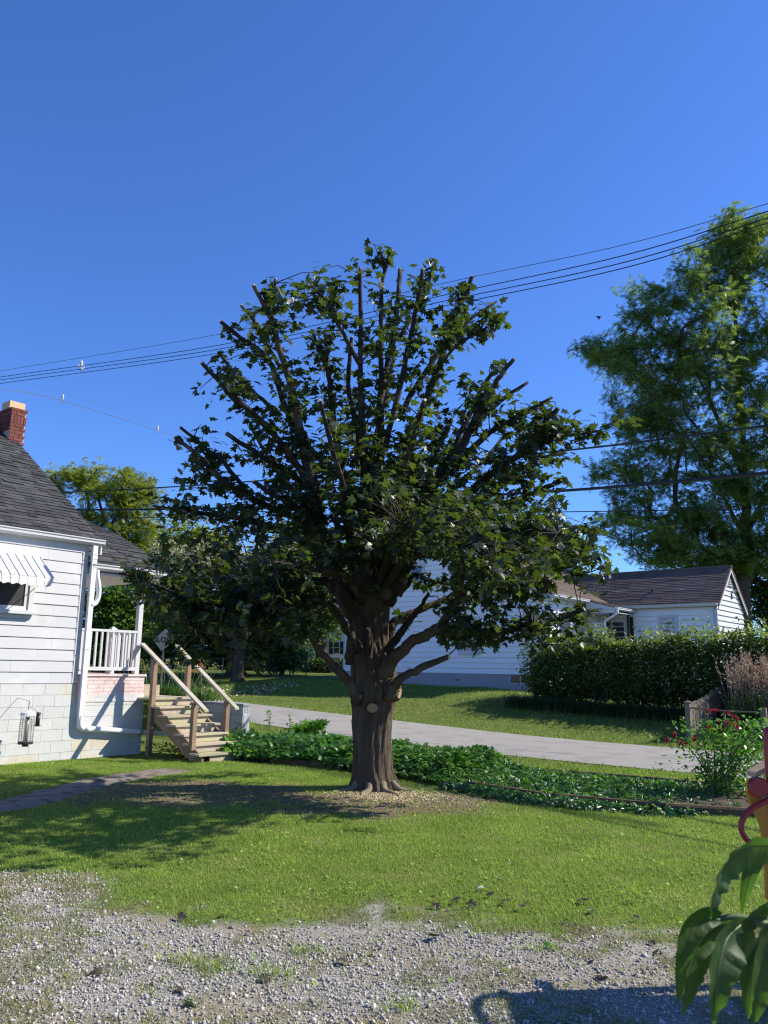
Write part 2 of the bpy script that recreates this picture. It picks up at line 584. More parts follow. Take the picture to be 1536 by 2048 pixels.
def straps(pos, length, width, lean, rg, seg=4):
    """arching strap leaves rising from pos"""
    n = len(pos)
    az = rg.uniform(0, 2 * math.pi, n)
    d = np.stack([np.cos(az), np.sin(az), np.zeros(n)], 1)
    s = np.stack([-np.sin(az), np.cos(az), np.zeros(n)], 1)
    V = np.zeros((n, 2 * seg + 1, 3))
    for i in range(seg + 1):
        t = i / seg
        c = pos + d * (length * lean * t * t)[:, None] + A3(0, 0, 1) * (length * (t - .55 * lean * t * t * t))[:, None]
        if i < seg:
            w = (width * (1 - .5 * t))[:, None]
            V[:, 2 * i] = c - s * w; V[:, 2 * i + 1] = c + s * w
        else:
            V[:, 2 * seg] = c
    Fc = []
    for i in range(seg - 1):
        Fc += [(2 * i, 2 * i + 1, 2 * i + 3), (2 * i, 2 * i + 3, 2 * i + 2)]
    Fc.append((2 * seg - 2, 2 * seg - 1, 2 * seg))
    Fc = np.array(Fc)
    T = Fc[None] + (np.arange(n) * (2 * seg + 1))[:, None, None]
    return V.reshape(-1, 3), T.reshape(-1, 3)


def merge(*parts):
    Vs, Ts, o = [], [], 0
    for V, T in parts:
        Vs.append(V); Ts.append(T + o); o += len(V)
    return np.vstack(Vs), np.vstack(Ts)


# ---------------------------------------------------------------- terrain
def sstep(a, b, x):
    t = np.clip((x - a) / (b - a), 0, 1)
    return t * t * (3 - 2 * t)


R_NEAR, R_FAR = 14.58, 19.11
_bq = gz(484, 1474, .06)
BR, BLW = float(_bq @ Rv), float(_bq @ Lv)


def zr(l):
    return .036 * np.log1p(np.exp(np.clip((l - 10) * 1.2, -40, 40))) / 1.2


def vnoise(x, y, seed=0):
    xi, yi = np.floor(x).astype(int), np.floor(y).astype(int)
    fx, fy = x - xi, y - yi
    fx, fy = fx * fx * (3 - 2 * fx), fy * fy * (3 - 2 * fy)
    def h(i, j):
        v = np.sin(i * 127.1 + j * 311.7 + seed * 74.7) * 43758.5453
        return v - np.floor(v)
    return (h(xi, yi) * (1 - fx) + h(xi + 1, yi) * fx) * (1 - fy) + (h(xi, yi + 1) * (1 - fx) + h(xi + 1, yi + 1) * fx) * fy


def fbm(x, y, seed=0):
    return (vnoise(x, y, seed) * .5 + vnoise(x * 2.1, y * 2.1, seed + 1) * .3 + vnoise(x * 4.3, y * 4.3, seed + 2) * .2)


def ground_z(X, Y):
    r = X * Rv[0] + Y * Rv[1]
    l = X * Lv[0] + Y * Lv[1]
    lc = np.clip(l, -30, 45)
    road = zr(lc)
    z = road * sstep(12.6, 14.4, r)
    z = z + .03 * (fbm(X * .7, Y * .7, 3) - .5) * (r < 12)
    terr = .70 * sstep(BLW + .45, BLW + 1.5, l) * sstep(BR + .04, BR + .16, r)
    terr = np.where(r > 13.6, road + (terr - road) * (1 - sstep(13.7, 14.5, r)), terr)
    z = np.maximum(z, np.where((l > BLW) & (r < 14.5) & (l < 40), terr, 0))
    zb = .63 + .021 * np.clip(lc, 0, 40)
    bank = road + (zb - road) * sstep(19.6, 26.0, r) + .10 * (fbm(X * .5, Y * .5, 9) - .5) * sstep(19.6, 21, r)
    z = np.where(r > 19.0, bank, z)
    return z


def gravel_mask(X, Y):
    edge = 6.02 + .46 * np.clip(-X - 1.2, 0, 6) - .09 * np.clip(X, 0, 6)
    return 1 - sstep(-.28, .30, Y - edge + 1.5 * (fbm(X * 1.1, Y * 1.3, 5) - .5) + .7 * (fbm(X * 5, Y * 6, 6) - .5))


TX, TY = -.08, 12.05


def dirt_mask(X, Y):
    d1 = np.hypot((X - TX - .1) / 2.0, (Y - 11.0) / 1.45)
    d2 = np.hypot((X + 2.5) / 1.75, (Y - 11.4) / 1.15)
    d3 = np.hypot((X - 1.6) / 1.8, (Y - 11.2) / .55)
    m = np.maximum(np.maximum(1 - d1, 1.25 - d2), (1 - d3) * .8)
    return sstep(.0, .5, m + .9 * (fbm(X * 1.6, Y * 1.6, 8) - .5))


def axis(lo, d0, d1, step, hi):
    a = list(np.arange(d0, d1 + 1e-6, step))
    s, x = step, d1
    while x < hi:
        s *= 1.22; x += s; a.append(x)
    s, x = step, d0
    while x > lo:
        s *= 1.22; x -= s; a.insert(0, x)
    return np.array(a)


gx = axis(-500, -9, 9, .1, 500)
gy = axis(-120, 2.8, 19.5, .1, 900)
GX, GY = np.meshgrid(gx, gy)
GZ = ground_z(GX, GY)
nx, ny = len(gx), len(gy)
idx = np.arange(nx * ny).reshape(ny, nx)
Q = np.stack([idx[:-1, :-1], idx[:-1, 1:], idx[1:, 1:], idx[1:, :-1]], -1).reshape(-1, 4)
V = np.stack([GX, GY, GZ], -1).reshape(-1, 3)
ground = from_np('ground', V, Q, None, smooth=True, origin=(0, 0, 0), kind='structure')
gm = ground.data
for nm, fn in (('gravel', gravel_mask), ('dirt', dirt_mask)):
    a = gm.attributes.new(nm, 'FLOAT', 'POINT')
    a.data.foreach_set('value', fn(V[:, 0], V[:, 1]).astype(np.float32))
a = gm.attributes.new('dust', 'FLOAT', 'POINT')
dd = np.hypot((V[:, 0] - TX - .22) / .62, (V[:, 1] - 11.5) / .5)
a.data.foreach_set('value', sstep(.0, .7, 1 - dd + .5 * (fbm(V[:, 0] * 3, V[:, 1] * 3, 2) - .5)).astype(np.float32))


def ground_material():
    m = bpy.data.materials.new('yard_ground')
    m.use_nodes = True
    nt = m.node_tree
    N, Lk = nt.nodes, nt.links
    p = N['Principled BSDF']
    p.inputs['Roughness'].default_value = .95
    p.inputs['Specular IOR Level'].default_value = .1
    geo = N.new('ShaderNodeNewGeometry')

    def noise(sc, det=5.0):
        n = N.new('ShaderNodeTexNoise')
        n.inputs['Scale'].default_value = sc
        n.inputs['Detail'].default_value = det
        Lk.new(geo.outputs['Position'], n.inputs['Vector'])
        return n.outputs['Fac']

    def ramp(src, stops):
        r = N.new('ShaderNodeValToRGB')
        while len(r.color_ramp.elements) < len(stops):
            r.color_ramp.elements.new(.5)
        for e, (q, c) in zip(r.color_ramp.elements, stops):
            e.position = q; e.color = (*c, 1)
        Lk.new(src, r.inputs[0])
        return r.outputs[0]

    def mix(f, a, b):
        x = N.new('ShaderNodeMix'); x.data_type = 'RGBA'
        Lk.new(f, x.inputs['Factor']); Lk.new(a, x.inputs[6]); Lk.new(b, x.inputs[7])
        return x.outputs[2]

    def attr(nm):
        q = N.new('ShaderNodeAttribute'); q.attribute_name = nm
        return q.outputs['Fac']

    grass = ramp(noise(2.2), [(.3, (.07, .10, .02)), (.55, (.11, .14, .03)), (.75, (.15, .145, .05))])
    vor = N.new('ShaderNodeTexVoronoi')
    vor.inputs['Scale'].default_value = 75
    Lk.new(geo.outputs['Position'], vor.inputs['Vector'])
    grav = ramp(vor.outputs['Color'], [(.1, (.13, .12, .10)), (.5, (.255, .237, .205)), (.9, (.37, .35, .31))])
    sand = ramp(noise(3.4), [(.36, (.13, .13, .05)), (.5, (.23, .19, .125)), (.62, (.285, .255, .21))])
    sm = N.new('ShaderNodeMapRange')
    sm.inputs['From Min'].default_value = .46; sm.inputs['From Max'].default_value = .60
    Lk.new(noise(.9, 3), sm.inputs['Value'])
    grav = mix(sm.outputs[0], grav, sand)
    dirt = ramp(noise(24), [(.3, (.075, .055, .038)), (.5, (.15, .11, .075)), (.72, (.27, .20, .13))])
    dust = ramp(noise(40), [(.3, (.42, .33, .21)), (.7, (.64, .52, .35))])
    c = mix(attr('dirt'), grass, dirt)
    c = mix(attr('dust'), c, dust)
    c = mix(attr('gravel'), c, grav)
    Lk.new(c, p.inputs['Base Color'])
    b = N.new('ShaderNodeBump')
    b.inputs['Strength'].default_value = .6
    b.inputs['Distance'].default_value = .02
    Lk.new(noise(45, 8), b.inputs['Height'])
    Lk.new(b.outputs[0], p.inputs['Normal'])
    return m


gm.materials.append(ground_material())

# road: a thin sheet that follows the rise of the lane
ls = np.concatenate([np.arange(-60, 60, 1.0), np.arange(60, 200, 10.0)])
rs = np.linspace(R_NEAR, R_FAR, 9)
LS, RS = np.meshgrid(ls, rs)
edge = .07 * (fbm(LS * .9, RS * 0, 4) - .5) * 2
RS2 = RS + np.where(RS < R_NEAR + .01, edge, 0) + np.where(RS > R_FAR - .01, edge, 0)
crown = .03 * (1 - ((RS - (R_NEAR + R_FAR) / 2) / 2.27) ** 2)
V = RS2[..., None] * Rv + LS[..., None] * Lv + (zr(np.clip(LS, -30, 45)) + .012 + crown)[..., None] * Zv
idx = np.arange(V.shape[0] * V.shape[1]).reshape(V.shape[:2])
Q = np.stack([idx[:-1, :-1], idx[1:, :-1], idx[1:, 1:], idx[:-1, 1:]], -1).reshape(-1, 4)
from_np('road', V.reshape(-1, 3), Q, ROADM, smooth=True, kind='structure')

# garden path curving to the steps
cen = catmull([(-7.2, 8.2), (-5.2, 9.25), (-4.45, 10.2), (-4.25, 11.4), (-4.0, 12.5), (-3.35, 13.7)], 8)
tn = np.gradient(cen, axis=0); tn /= np.linalg.norm(tn, axis=1, keepdims=True)
nr_ = np.stack([-tn[:, 1], tn[:, 0]], 1)
wd = .36 + .05 * np.sin(np.arange(len(cen)) * 1.7)
pv = []
for k in (-1, -.5, 0, .5, 1):
    q = cen + nr_ * (wd * k)[:, None]
    pv.append(np.column_stack([q, ground_z(q[:, 0], q[:, 1]) + .022 - .02 * (abs(k) == 1)]))
V = np.stack(pv); idx = np.arange(V.shape[0] * V.shape[1]).reshape(V.shape[:2])
Q = np.stack([idx[:-1, :-1], idx[:-1, 1:], idx[1:, 1:], idx[1:, :-1]], -1).reshape(-1, 4)
pathob = from_np('path', V.reshape(-1, 3), Q[:, ::-1], PATHM, smooth=True, kind='structure')


# ---------------------------------------------------------------- left house
house = root('white_house', 'white lap-sided house with charcoal shingle roof and small porch beside the wooden steps', 'house', HP(-4, -4, 0))
SLP = .683
RIDGE_N, RIDGE_Z = -4.55, 4.0 + .683 * 4.55
m = MB()
poly = [HP(-9, -.05, .0), HP(-9, -.05, 3.86), HP(-9, -4.55, 6.85), HP(-9, -9.05, 3.86), HP(-9, -9.05, 0)]
m.prism(poly, 8.92 * Rv)
m.build('wall', WHITE, house)
m = MB().fbox(HP, -9, -.012, -.05, .0, 0, 1.335)
m.fbox(HP, -.012, 1.45, -.45, .0, 0, 1.02)
fnd = m.build('foundation', MORT, house)
# painted foundation blocks
r2 = random.Random(3)
for c in range(7):
    z0 = .0 + .2 * c - .06
    z1 = min(z0 + .1955, 1.33)
    t = -2.6 + (.2 if c % 2 else 0)
    tmax = -.012 if z0 > .95 else 1.45
    while t < tmax:
        t1 = min(t + .3955, tmax)
        if t1 - t > .05:
            fpiece('block', ubox(BLOCKS if (c <= 1 and t > -.55 + .3 * c and t < .75 and r2.random() < .8) or (c == 0 and r2.random() < .4) else BLOCKW), house, HP, t, t1, 0.0, .010 + r2.uniform(0, .004), max(z0, -.05), z1 if z0 < .95 else min(z1, 1.33))
        t += .4
# ledge between block and pink plinth, water-table shadow board
MB().fbox(HP, .0, 1.47, -.4, .022, 1.00, 1.035).build('ledge', BLOCKW, house)
pk = MB().fbox(HP, .0, 1.43, -.45, -.004, 1.035, 1.47).build('porch_plinth', PINK, house)
for c in range(6):
    t = .005 + (.11 if c % 2 else 0) - .11
    while t < 1.43:
        a, b = max(t, .005), min(t + .214, 1.43)
        if b - a > .03:
            fpiece('brick', ubox(PINK), house, HP, a, b, -.004, .005 + r2.uniform(0, .006), 1.04 + c * .071, 1.04 + c * .071 + .066)
        t += .22
MB().fbox(HP, -.0, 1.46, -4.2, .03, 1.468, 1.505).build('porch_floor', PINK, house)
# siding: 12 lapped courses, each of several boards
for c in range(12):
    z0 = 1.34 + c * .199
    cuts = [-9.0, -5.6 + r2.uniform(-.6, .6), -2.3 + r2.uniform(-.35, .35), -1.05 + (.45 if c % 3 == 0 else -.2 if c % 3 == 1 else .2) + r2.uniform(-.08, .08), -.115]
    for a, b in zip(cuts[:-1], cuts[1:]):
        fpiece('siding_board', uwedge(VINYL), house, HP, a + .0012, b - .0012, 0, .021 + r2.uniform(-.002, .002), z0, z0 + .205)
MB().fbox(HP, -.108, .0, -.01, .022, 1.34, 3.74).build('corner_board', VINYL, house)
MB().fbox(HP, -9, .0, -.02, .02, 3.735, 3.90).build('frieze_board', WHITE, house)
MB().fbox(HP, -9.2, .22, -.1, .06, 3.90, 3.93).build('soffit', WHITE, house)


def roof_poly(prof, t0, t1, th, name, parent):
    """prof: (n, z) points from eave to ridge and down; a slab of thickness th"""
    m = MB()
    pts = [HP(t0, n, z) for n, z in prof] + [HP(t0, n, z - th) for n, z in prof[::-1]]
    k = len(prof)
    d = (t1 - t0) * Rv
    vs = pts + [p + d for p in pts]
    n = len(pts)
    fs = [(i, i + n, i + n + 1, i + 1) for i in range(n - 1)] + [(n - 1, 2 * n - 1, n, 0)]
    for i in range(k - 1):
        fs.append((i, i + 1, n - 2 - i, n - 1 - i))
        fs.append((n + i, 2 * n - 1 - i, 2 * n - 2 - i, n + i + 1))
    m.add(vs, [f[::-1] for f in fs])
    return m.build(name, SHING, parent)


mainprof = [(.10, 3.95), (RIDGE_N, RIDGE_Z), (-9.2, 3.95)]
roof = roof_poly(mainprof, -9.2, .25, .06, 'roof', house)
porchprof = [(.06, 3.53), (-.73, 4.03), (-1.72, 4.46), (-3.3, 5.0), (-4.6, 5.3)]
proof = roof_poly(porchprof, .0, 1.70, .06, 'porch_roof', house)


def shingles(parent, prof, t0, t1, exposure, limit, wid=.31):
    """tabs course by course along the slope; those in the picture are pieces, the rest one mesh"""
    segs = [(np.array(prof[i]), np.array(prof[i + 1])) for i in range(len(prof) - 1)]
    cand = []
    rr = random.Random(11)
    for a, b in segs:
        L = np.linalg.norm(b - a); u = (b - a) / L
        up = np.array([-u[1], u[0]]) if u[0] < 0 else np.array([u[1], -u[0]])
        up = np.array([u[1], -u[0]]) * (1 if u[0] < 0 else -1)
        if up[1] < 0: up = -up
        k = int(L / exposure)
        for i in range(k + 1):
            s = i * exposure
            t = t0 - (rr.uniform(0, wid))
            while t < t1:
                w = wid * rr.choice((.55, .8, 1.0, 1.25))
                ta, tb = max(t, t0), min(t + w, t1)
                if tb - ta > .04:
                    p = a + u * s
                    cand.append((ta, tb - .004, p, u, up, min(exposure * 1.25, L - s + .02), rr.uniform(.012, .034)))
                t += w
    def dist(c):
        q = HP((c[0] + c[1]) / 2, c[2][0], c[2][1])
        x, y, f = proj(q)
        return (0 if -40 < x < 420 and f > 0 else 100) + np.linalg.norm(q - C0)
    cand.sort(key=dist)
    me = uwedge(SHING)
    rest = MB()
    for i, (ta, tb, p, u, up, e, th) in enumerate(cand):
        o = HP(ta, *p) + (up[0] * Nv + up[1] * Zv) * .002
        ax = (tb - ta) * Rv
        az = e * (u[0] * Nv + u[1] * Zv)
        ay = th * (up[0] * Nv + up[1] * Zv)
        if i < limit:
            piece('shingle', me, parent, o, ax, ay, az)
        else:
            rest.add([o, o + ax, o + ay, o + ax + ay, o + az, o + ax + az], [(0, 1, 3, 2), (2, 3, 5, 4), (0, 2, 4), (1, 5, 3)])
    if rest.v:
        rest.build('shingle_field', SHING, parent)['kind'] = 'stuff'


shingles(roof, mainprof[:2], -9.2, .25, .135, 300)
shingles(proof, porchprof, .0, 1.70, .135, 260)
MB().tube([HP(-9.2, RIDGE_N, RIDGE_Z + .02), HP(.25, RIDGE_N, RIDGE_Z + .02)], .06, 6).build('ridge_cap', SHING, roof)
# rake trim on the two gables
m = MB()
for (a, b) in (((.06, 3.87), (RIDGE_N, RIDGE_Z - .07)), ((-9.15, 3.87), (RIDGE_N, RIDGE_Z - .07))):
    o = HP(.215, *a); d = HP(.215, *b) - o
    m.box(o, d, .03 * Rv, -.14 * Zv)
m.build('rake_board', WHITE, house)
m = MB()
for a, b in zip(porchprof[:-1], porchprof[1:]):
    o = HP(1.668, a[0], a[1] - .07); d = HP(1.668, b[0], b[1] - .07) - o
    m.box(o, d, .028 * Rv, -.12 * Zv)
m.build('porch_rake_board', WHITE, house)
# porch ceiling, gable fill under the porch roof
MB().fbox(HP, .0, 1.62, -4.2, -.02, 3.36, 3.40).build('porch_ceiling', WHITE, house)
m = MB().prism([HP(1.62, -.02, 3.38), HP(1.62, -.02, 3.46), HP(1.62, -.73, 3.94), HP(1.62, -1.72, 4.37), HP(1.62, -3.3, 4.9), HP(1.62, -4.2, 5.1), HP(1.62, -4.2, 3.38)], .03 * Rv)
m.build('porch_gable', WHITE, house)


def gutter(name, fr, t0, t1, n0, ztop, parent):
    prof = [(0, 0), (.0, -.115), (.055, -.118), (.075, -.095), (.098, -.075), (.10, -.03), (.118, -.018), (.118, 0), (.108, 0), (.108, -.012), (.09, -.028), (.088, -.07), (.06, -.105), (.008, -.105), (.008, 0)]
    m = MB()
    pts = [fr(t0, n0 + a, ztop + b) for a, b in prof]
    d = fr(t1, n0, ztop) - fr(t0, n0, ztop)
    n = len(pts)
    vs = pts + [p + d for p in pts]
    fs = [(i, (i + 1) % n, (i + 1) % n + n, i + n) for i in range(n)]
    m.add(vs, fs)
    for q, s in ((0, 0), (n, 1)):
        m.box(pts[0] + d * s - Zv * .112, .1 * (fr(t0, n0 + 1, ztop) - fr(t0, n0, ztop)), d / np.linalg.norm(d) * .004, .1 * Zv)
    return m.build(name, WHITE, parent)


gutter('gutter', HP, -9.2, .24, .065, 4.0, house)
gutter('porch_gutter', HP, .06, 1.70, .03, 3.545, house)


def downspout(name, pts, w, d, parent, m=PVC, k=5, smooth=False):
    P = catmull(pts, k)
    mb = MB()
    mb.tube(P, 1.0, 4 if not smooth else 12, flat=(w, d))
    return mb.build(name, m, parent, smooth=smooth)


# square main spout, round elbow and long run along the block wall
m = MB().fbox(HP, .03, .125, .052, .125, .70, 3.62)
m.prism([HP(.03, .052, 3.62), HP(.125, .052, 3.62), HP(.125, .075, 3.72), HP(.125, .075, 3.89), HP(.03, .075, 3.89), HP(.03, .075, 3.72)][:2] + [HP(.125, .052, 3.89), HP(.03, .052, 3.89)], .073 * Nv)
for zz in (3.63, 3.71):
    m.fbox(HP, .022, .133, .046, .133, zz, zz + .02)
m.fbox(HP, .022, .133, .046, .133, 1.95, 1.97)
ds = m.build('downspout', PVC, house)
el = [HP(.078, .09, .78), HP(.078, .09, .68), HP(.085, .09, .60), HP(.13, .09, .545), HP(.25, .09, .53), HP(1.0, .09, .452), HP(2.05, .09, .335)]
MB().tube(catmull(el, 5), .052, 14).build('drain_pipe', PVC, ds, smooth=True)
MB().tube([HP(.17, .09, .536), HP(.30, .09, .525)], .058, 14).build('pipe_collar', PVC, ds, smooth=True)
MB().tube([HP(1.32, .09, .418), HP(1.40, .09, .410)], .055, 14).build('pipe_collar', METAL, ds, smooth=True)
mb = MB()
P = catmull([HP(.16, .09, 3.42), HP(.175, .09, 3.3), HP(.215, .09, 3.17), HP(.235, .09, 3.03), HP(.225, .09, 2.90), HP(.17, .09, 2.80), HP(.09, .09, 2.765)], 5)
mb.tube(P, .045, 10)
mb.build('branch_spout', PVC, ds, smooth=True)

# awning over the half-hidden window
aw = MB().fbox(HP, -2.4, -.98, .028, .05, 3.50, 3.545).build('awning', ALU, house)
ang = None
for i in range(9):
    t = -2.30 + i * .15
    a0, a1 = HP(t, .045, 3.54), HP(t + .14, .045, 3.54)
    b0, b1 = HP(t, .58, 3.13), HP(t + .14, .58, 3.13)
    nn = np.cross(a1 - a0, b0 - a0); nn /= np.linalg.norm(nn)
    if nn[2] < 0: nn = -nn
    mb = MB().box(a0, a1 - a0, b0 - a0, nn * .012)
    # scalloped drop
    drop = [b0, b1, b1 - Zv * .13, b1 - Zv * .13 - .035 * Rv, b0 - Zv * .155 + .035 * Rv, b0 - Zv * .13]
    mb.prism(drop, .01 * Nv)
    mb.build('awning_slat', ALU, aw)
    MB().box(a1, .012 * Rv, b0 - a0, nn * .03).build('awning_seam', ALU, aw)
mb = MB()
for t in (-2.33, -.955):
    mb.tube([HP(t, .03, 3.02), HP(t, .52, 3.12)], .008, 5)
mb.build('awning_arm', ALU, aw)
# window under it
w = MB().fbox(HP, -1.09, -1.0, .02, .075, 2.56, 3.4).fbox(HP, -2.35, -2.26, .02, .075, 2.56, 3.4)
w.fbox(HP, -2.26, -1.09, .02, .07, 3.3, 3.4)
win = w.build('window', WHITE, house)
MB().fbox(HP, -2.38, -.96, .02, .13, 2.52, 2.585).build('sill', WHITE, win, bevel=.006)
MB().fbox(HP, -2.26, -1.09, .022, .05, 2.585, 2.66).fbox(HP, -1.16, -1.09, .022, .05, 2.66, 3.3).fbox(HP, -2.26, -2.19, .022, .05, 2.66, 3.3).build('sash', WHITE, win)
MB().fbox(HP, -2.19, -1.16, .024, .032, 2.66, 3.3).build('pane', SCREEN, win)
MB().fbox(HP, -2.36, -1.0, .02, .045, 2.45, 2.515).build('apron', WHITE, win)

# chimney astride the far gable: seen are its lit side and its near side
CN0, CN1 = -4.55, -3.80    # along n (near edge faces the eave)
cq = pl(24, 815, HP(0, CN1, 0), Nv)
ct0 = float((cq - P0) @ Rv)
cq2 = pl(54, 825, HP(0, CN1, 0), Nv)
ct1 = float((cq2 - P0) @ Rv)
ctop = float(cq[2])
chim = MB().fbox(HP, ct0 + .01, ct1 - .01, CN1 - .95, CN1 - .01, 5.8, ctop - .03).build('chimney', BMORT, house)
bw, bh = .225, .080
rr = random.Random(5)
def brick_face(o, ax, out, width, z0, z1):
    c = 0
    z = z1
    first = True
    while z > z0:
        if c in (0,):
            h = bh
        hh = .2 if c == 2 else bh
        x = 0 if c != 2 else 0
        x = -(bw / 2) if (c % 2 and c != 2) else 0
        step = bw if c != 2 else .075
        while x < width - .01:
            a, b = max(x, 0), min(x + step - .018, width)
            if b - a > .025:
                p = o + ax * a + (z - hh + .018) * Zv - out * .004
                piece('brick', ubox(BRICK), chim, p, ax * (b - a), out * (.014 + rr.uniform(0, .006)), (hh - .018) * Zv)
            x += step
        z -= hh
        c += 1
wN = ct1 - ct0
zlow = 6.2
brick_face(HP(ct0, CN1, 0) - 0 * Zv, Rv, Nv, wN, zlow, ctop)
brick_face(HP(ct0, CN1 - .95, 0), Nv, -Rv, .95, 6.9, ctop)
MB().fbox(HP, ct0 - .02, ct1 + .02, CN1 - .97, CN1 + .02, ctop - .032, ctop + .012).build('chimney_cap', BRICK, chim)
fc = pl(30, 806, HP(0, CN1 - .3, 0), Nv)
ft = float((fc - P0) @ Rv)
fl = MB().fbox(HP, ft - .14, ft + .22, CN1 - .62, CN1 - .24, ctop + .012, ctop + .24)
fl.build('flue_tile', CLAY, chim)
# little white gable end of the rear dormer beside the chimney
g0 = pl(10, 842, HP(0, -4.5, 0), Nv)
gt = float((g0 - P0) @ Rv)
gzv = float(g0[2])
dm = MB().prism([HP(gt - .5, -4.5, gzv - .62), HP(gt + .17, -4.5, gzv - .50), HP(gt + .17, -4.5, gzv - .22), HP(gt, -4.5, gzv), HP(gt - .5, -4.5, gzv - .45)], .06 * Nv)
dm.build('dormer_gable', WHITE, house)

# porch posts and rails
pr = MB().fbox(HP, .05, 1.26, -.11, -.06, 2.30, 2.345).build('porch_railing', WHITE, house)
MB().fbox(HP, .05, 1.26, -.115, -.055, 1.575, 1.64).build('bottom_rail', WHITE, pr)
for i in range(10):
    t = .115 + i * .118
    fpiece('baluster', ubox(WHITE), pr, HP, t, t + .034, -.10, -.066, 1.64, 2.30)
MB().fbox(HP, 1.24, 1.34, -.16, -.06, 1.505, 3.37).fbox(HP, 1.225, 1.355, -.175, -.045, 3.2, 3.36).build('porch_post', WHITE, house, bevel=.006)
MB().fbox(HP, .03, .11, -.15, -.07, 1.505, 2.30).build('rail_post', WHITE, pr)
fr2 = MB().fbox(HP, 1.265, 1.315, -.95, -.16, 2.30, 2.345).build('front_railing', WHITE, house)
MB().fbox(HP, 1.26, 1.32, -.95, -.16, 1.575, 1.64).build('bottom_rail', WHITE, fr2)
for i in range(6):
    n = -.25 - i * .118
    fpiece('baluster', ubox(WHITE), fr2, HP, 1.273, 1.307, n - .034, n, 1.64, 2.30)
mm = MB().fbox(HP, 1.23, 1.35, -1.07, -.95, 1.505, 2.39)
c = HP(1.29, -1.01, 2.46)
b = [HP(1.215, -1.085, 2.39), HP(1.365, -1.085, 2.39), HP(1.365, -.935, 2.39), HP(1.215, -.935, 2.39)]
mm.add(b + [c], [(0, 1, 4), (1, 2, 4), (2, 3, 4), (3, 0, 4), (3, 2, 1, 0)])
mm.build('newel_post', WHITE, fr2)
MB().fbox(HP, 1.24, 1.34, -4.1, -4.0, 1.505, 3.37).build('porch_post', WHITE, house)
MB().fbox(HP, .05, 1.3, -4.08, -4.03, 2.30, 2.345).fbox(HP, .05, 1.3, -4.08, -4.03, 1.575, 1.64).build('rear_railing', WHITE, house)

# ---------------------------------------------------------------- wooden steps
steps = root('wooden_steps', 'weathered wooden porch steps with two sloping handrails', 'steps', HP(1.85, 1.1, 0))
SL, SR = 1.36, 2.34
nos = []
for i in range(7):
    n0 = 2.02 - i * .262
    z = .150 + i * .154
    nos.append((n0, z))
    for k, (a, b) in enumerate(((-.145, 0), (-.295, -.15))):
        fpiece('tread', ubox(TREATED), steps, HP, SL - (.07 if i == 0 else .03), SR + (.10 if i == 0 else .04), n0 + a, n0 + b, z - .038, z + random.uniform(-.003, .003))
    fpiece('riser', ubox(TREATED), steps, HP, SL + (.20 if i == 0 else .02), SR - .01 + (.04 if i == 0 else 0), n0 - .065, n0 - .04, z - .152, z - .04)
for t in (SL + .02, SR - .06):
    p = [HP(t, 1.98, -.02), HP(t, 1.98, .10), HP(t, .32, 1.03), HP(t, .32, .72), HP(t, 1.70, -.02)]
    MB().prism(p, .04 * Rv).build('stringer', STRING, steps)
MB().fbox(HP, SL - .05, SR + .05, -1.55, .37, 1.03, 1.066).build('landing', TREATED, steps)
MB().fbox(HP, SL + .1, SR, -1.5, -.75, 1.07, 1.28).build('box_step', TREATED, steps)
for (t, n, za, zb) in ((SL - .05, .42, -.03, 1.80), (SL - .05, 1.72, .20, 1.03), (SR - .03, .16, .9, 1.80), (SR - .03, 1.42, .18, 1.04), (SL, -1.4, -.03, 1.03), (SR - .1, -1.4, -.03, 1.03), (SR - .1, .2, -.03, .95)):
    fpiece('post', ubox(STRING), steps, HP, t, t + .085, n - .045, n + .045, za, zb)
for t, na, nb in ((SL - .07, -.02, 2.08), (SR - .05, -.26, 1.74)):
    o = HP(t, nb, .875); d = HP(t, na, 2.075) - o
    MB().box(o, .105 * Rv, d, .042 * Zv).build('handrail', RAILW, steps, bevel=.006)
mb = MB()

# ---------------------------------------------------------------- grey block retaining wall
br, bl = BR, BLW
bwall = root('block_wall', 'low grey block retaining wall behind the wooden steps', 'wall', RL(br, bl + 1, 0))
BL = lambda l, d, z: RL(br + d, bl + l, z)
MB().fbox(BL, .0, 3.2, .01, .2, -.05, .775).build('mortar_core', GMORT, bwall)
for c in range(4):
    l = 0 if c % 2 == 0 else -.2
    while l < 3.2:
        a, b = max(l, 0), min(l + .386, 3.2)
        fpiece('block', ubox(GREYB), bwall, BL, a, b, -.006 - random.uniform(0, .006), .1, .0 + c * .2 - .02, c * .2 + .166)
        l += .4
for c in range(4):
    fpiece('block', ubox(GREYB), bwall, BL, -.006, .0, .02 + (.1 if c % 2 else 0), .19, .0 + c * .2 - .02, c * .2 + .166)
fpiece('cap_block', ubox(GREYB), bwall, BL, -.02, 1.6, -.02, .21, .775, .82)
fpiece('cap_block', ubox(GREYB), bwall, BL, 1.61, 3.2, -.02, .21, .775, .82)
fpiece('footing', ubox(WHITE), bwall, BL, -.0, 2.2, -.16, -.04, -.05, .045)

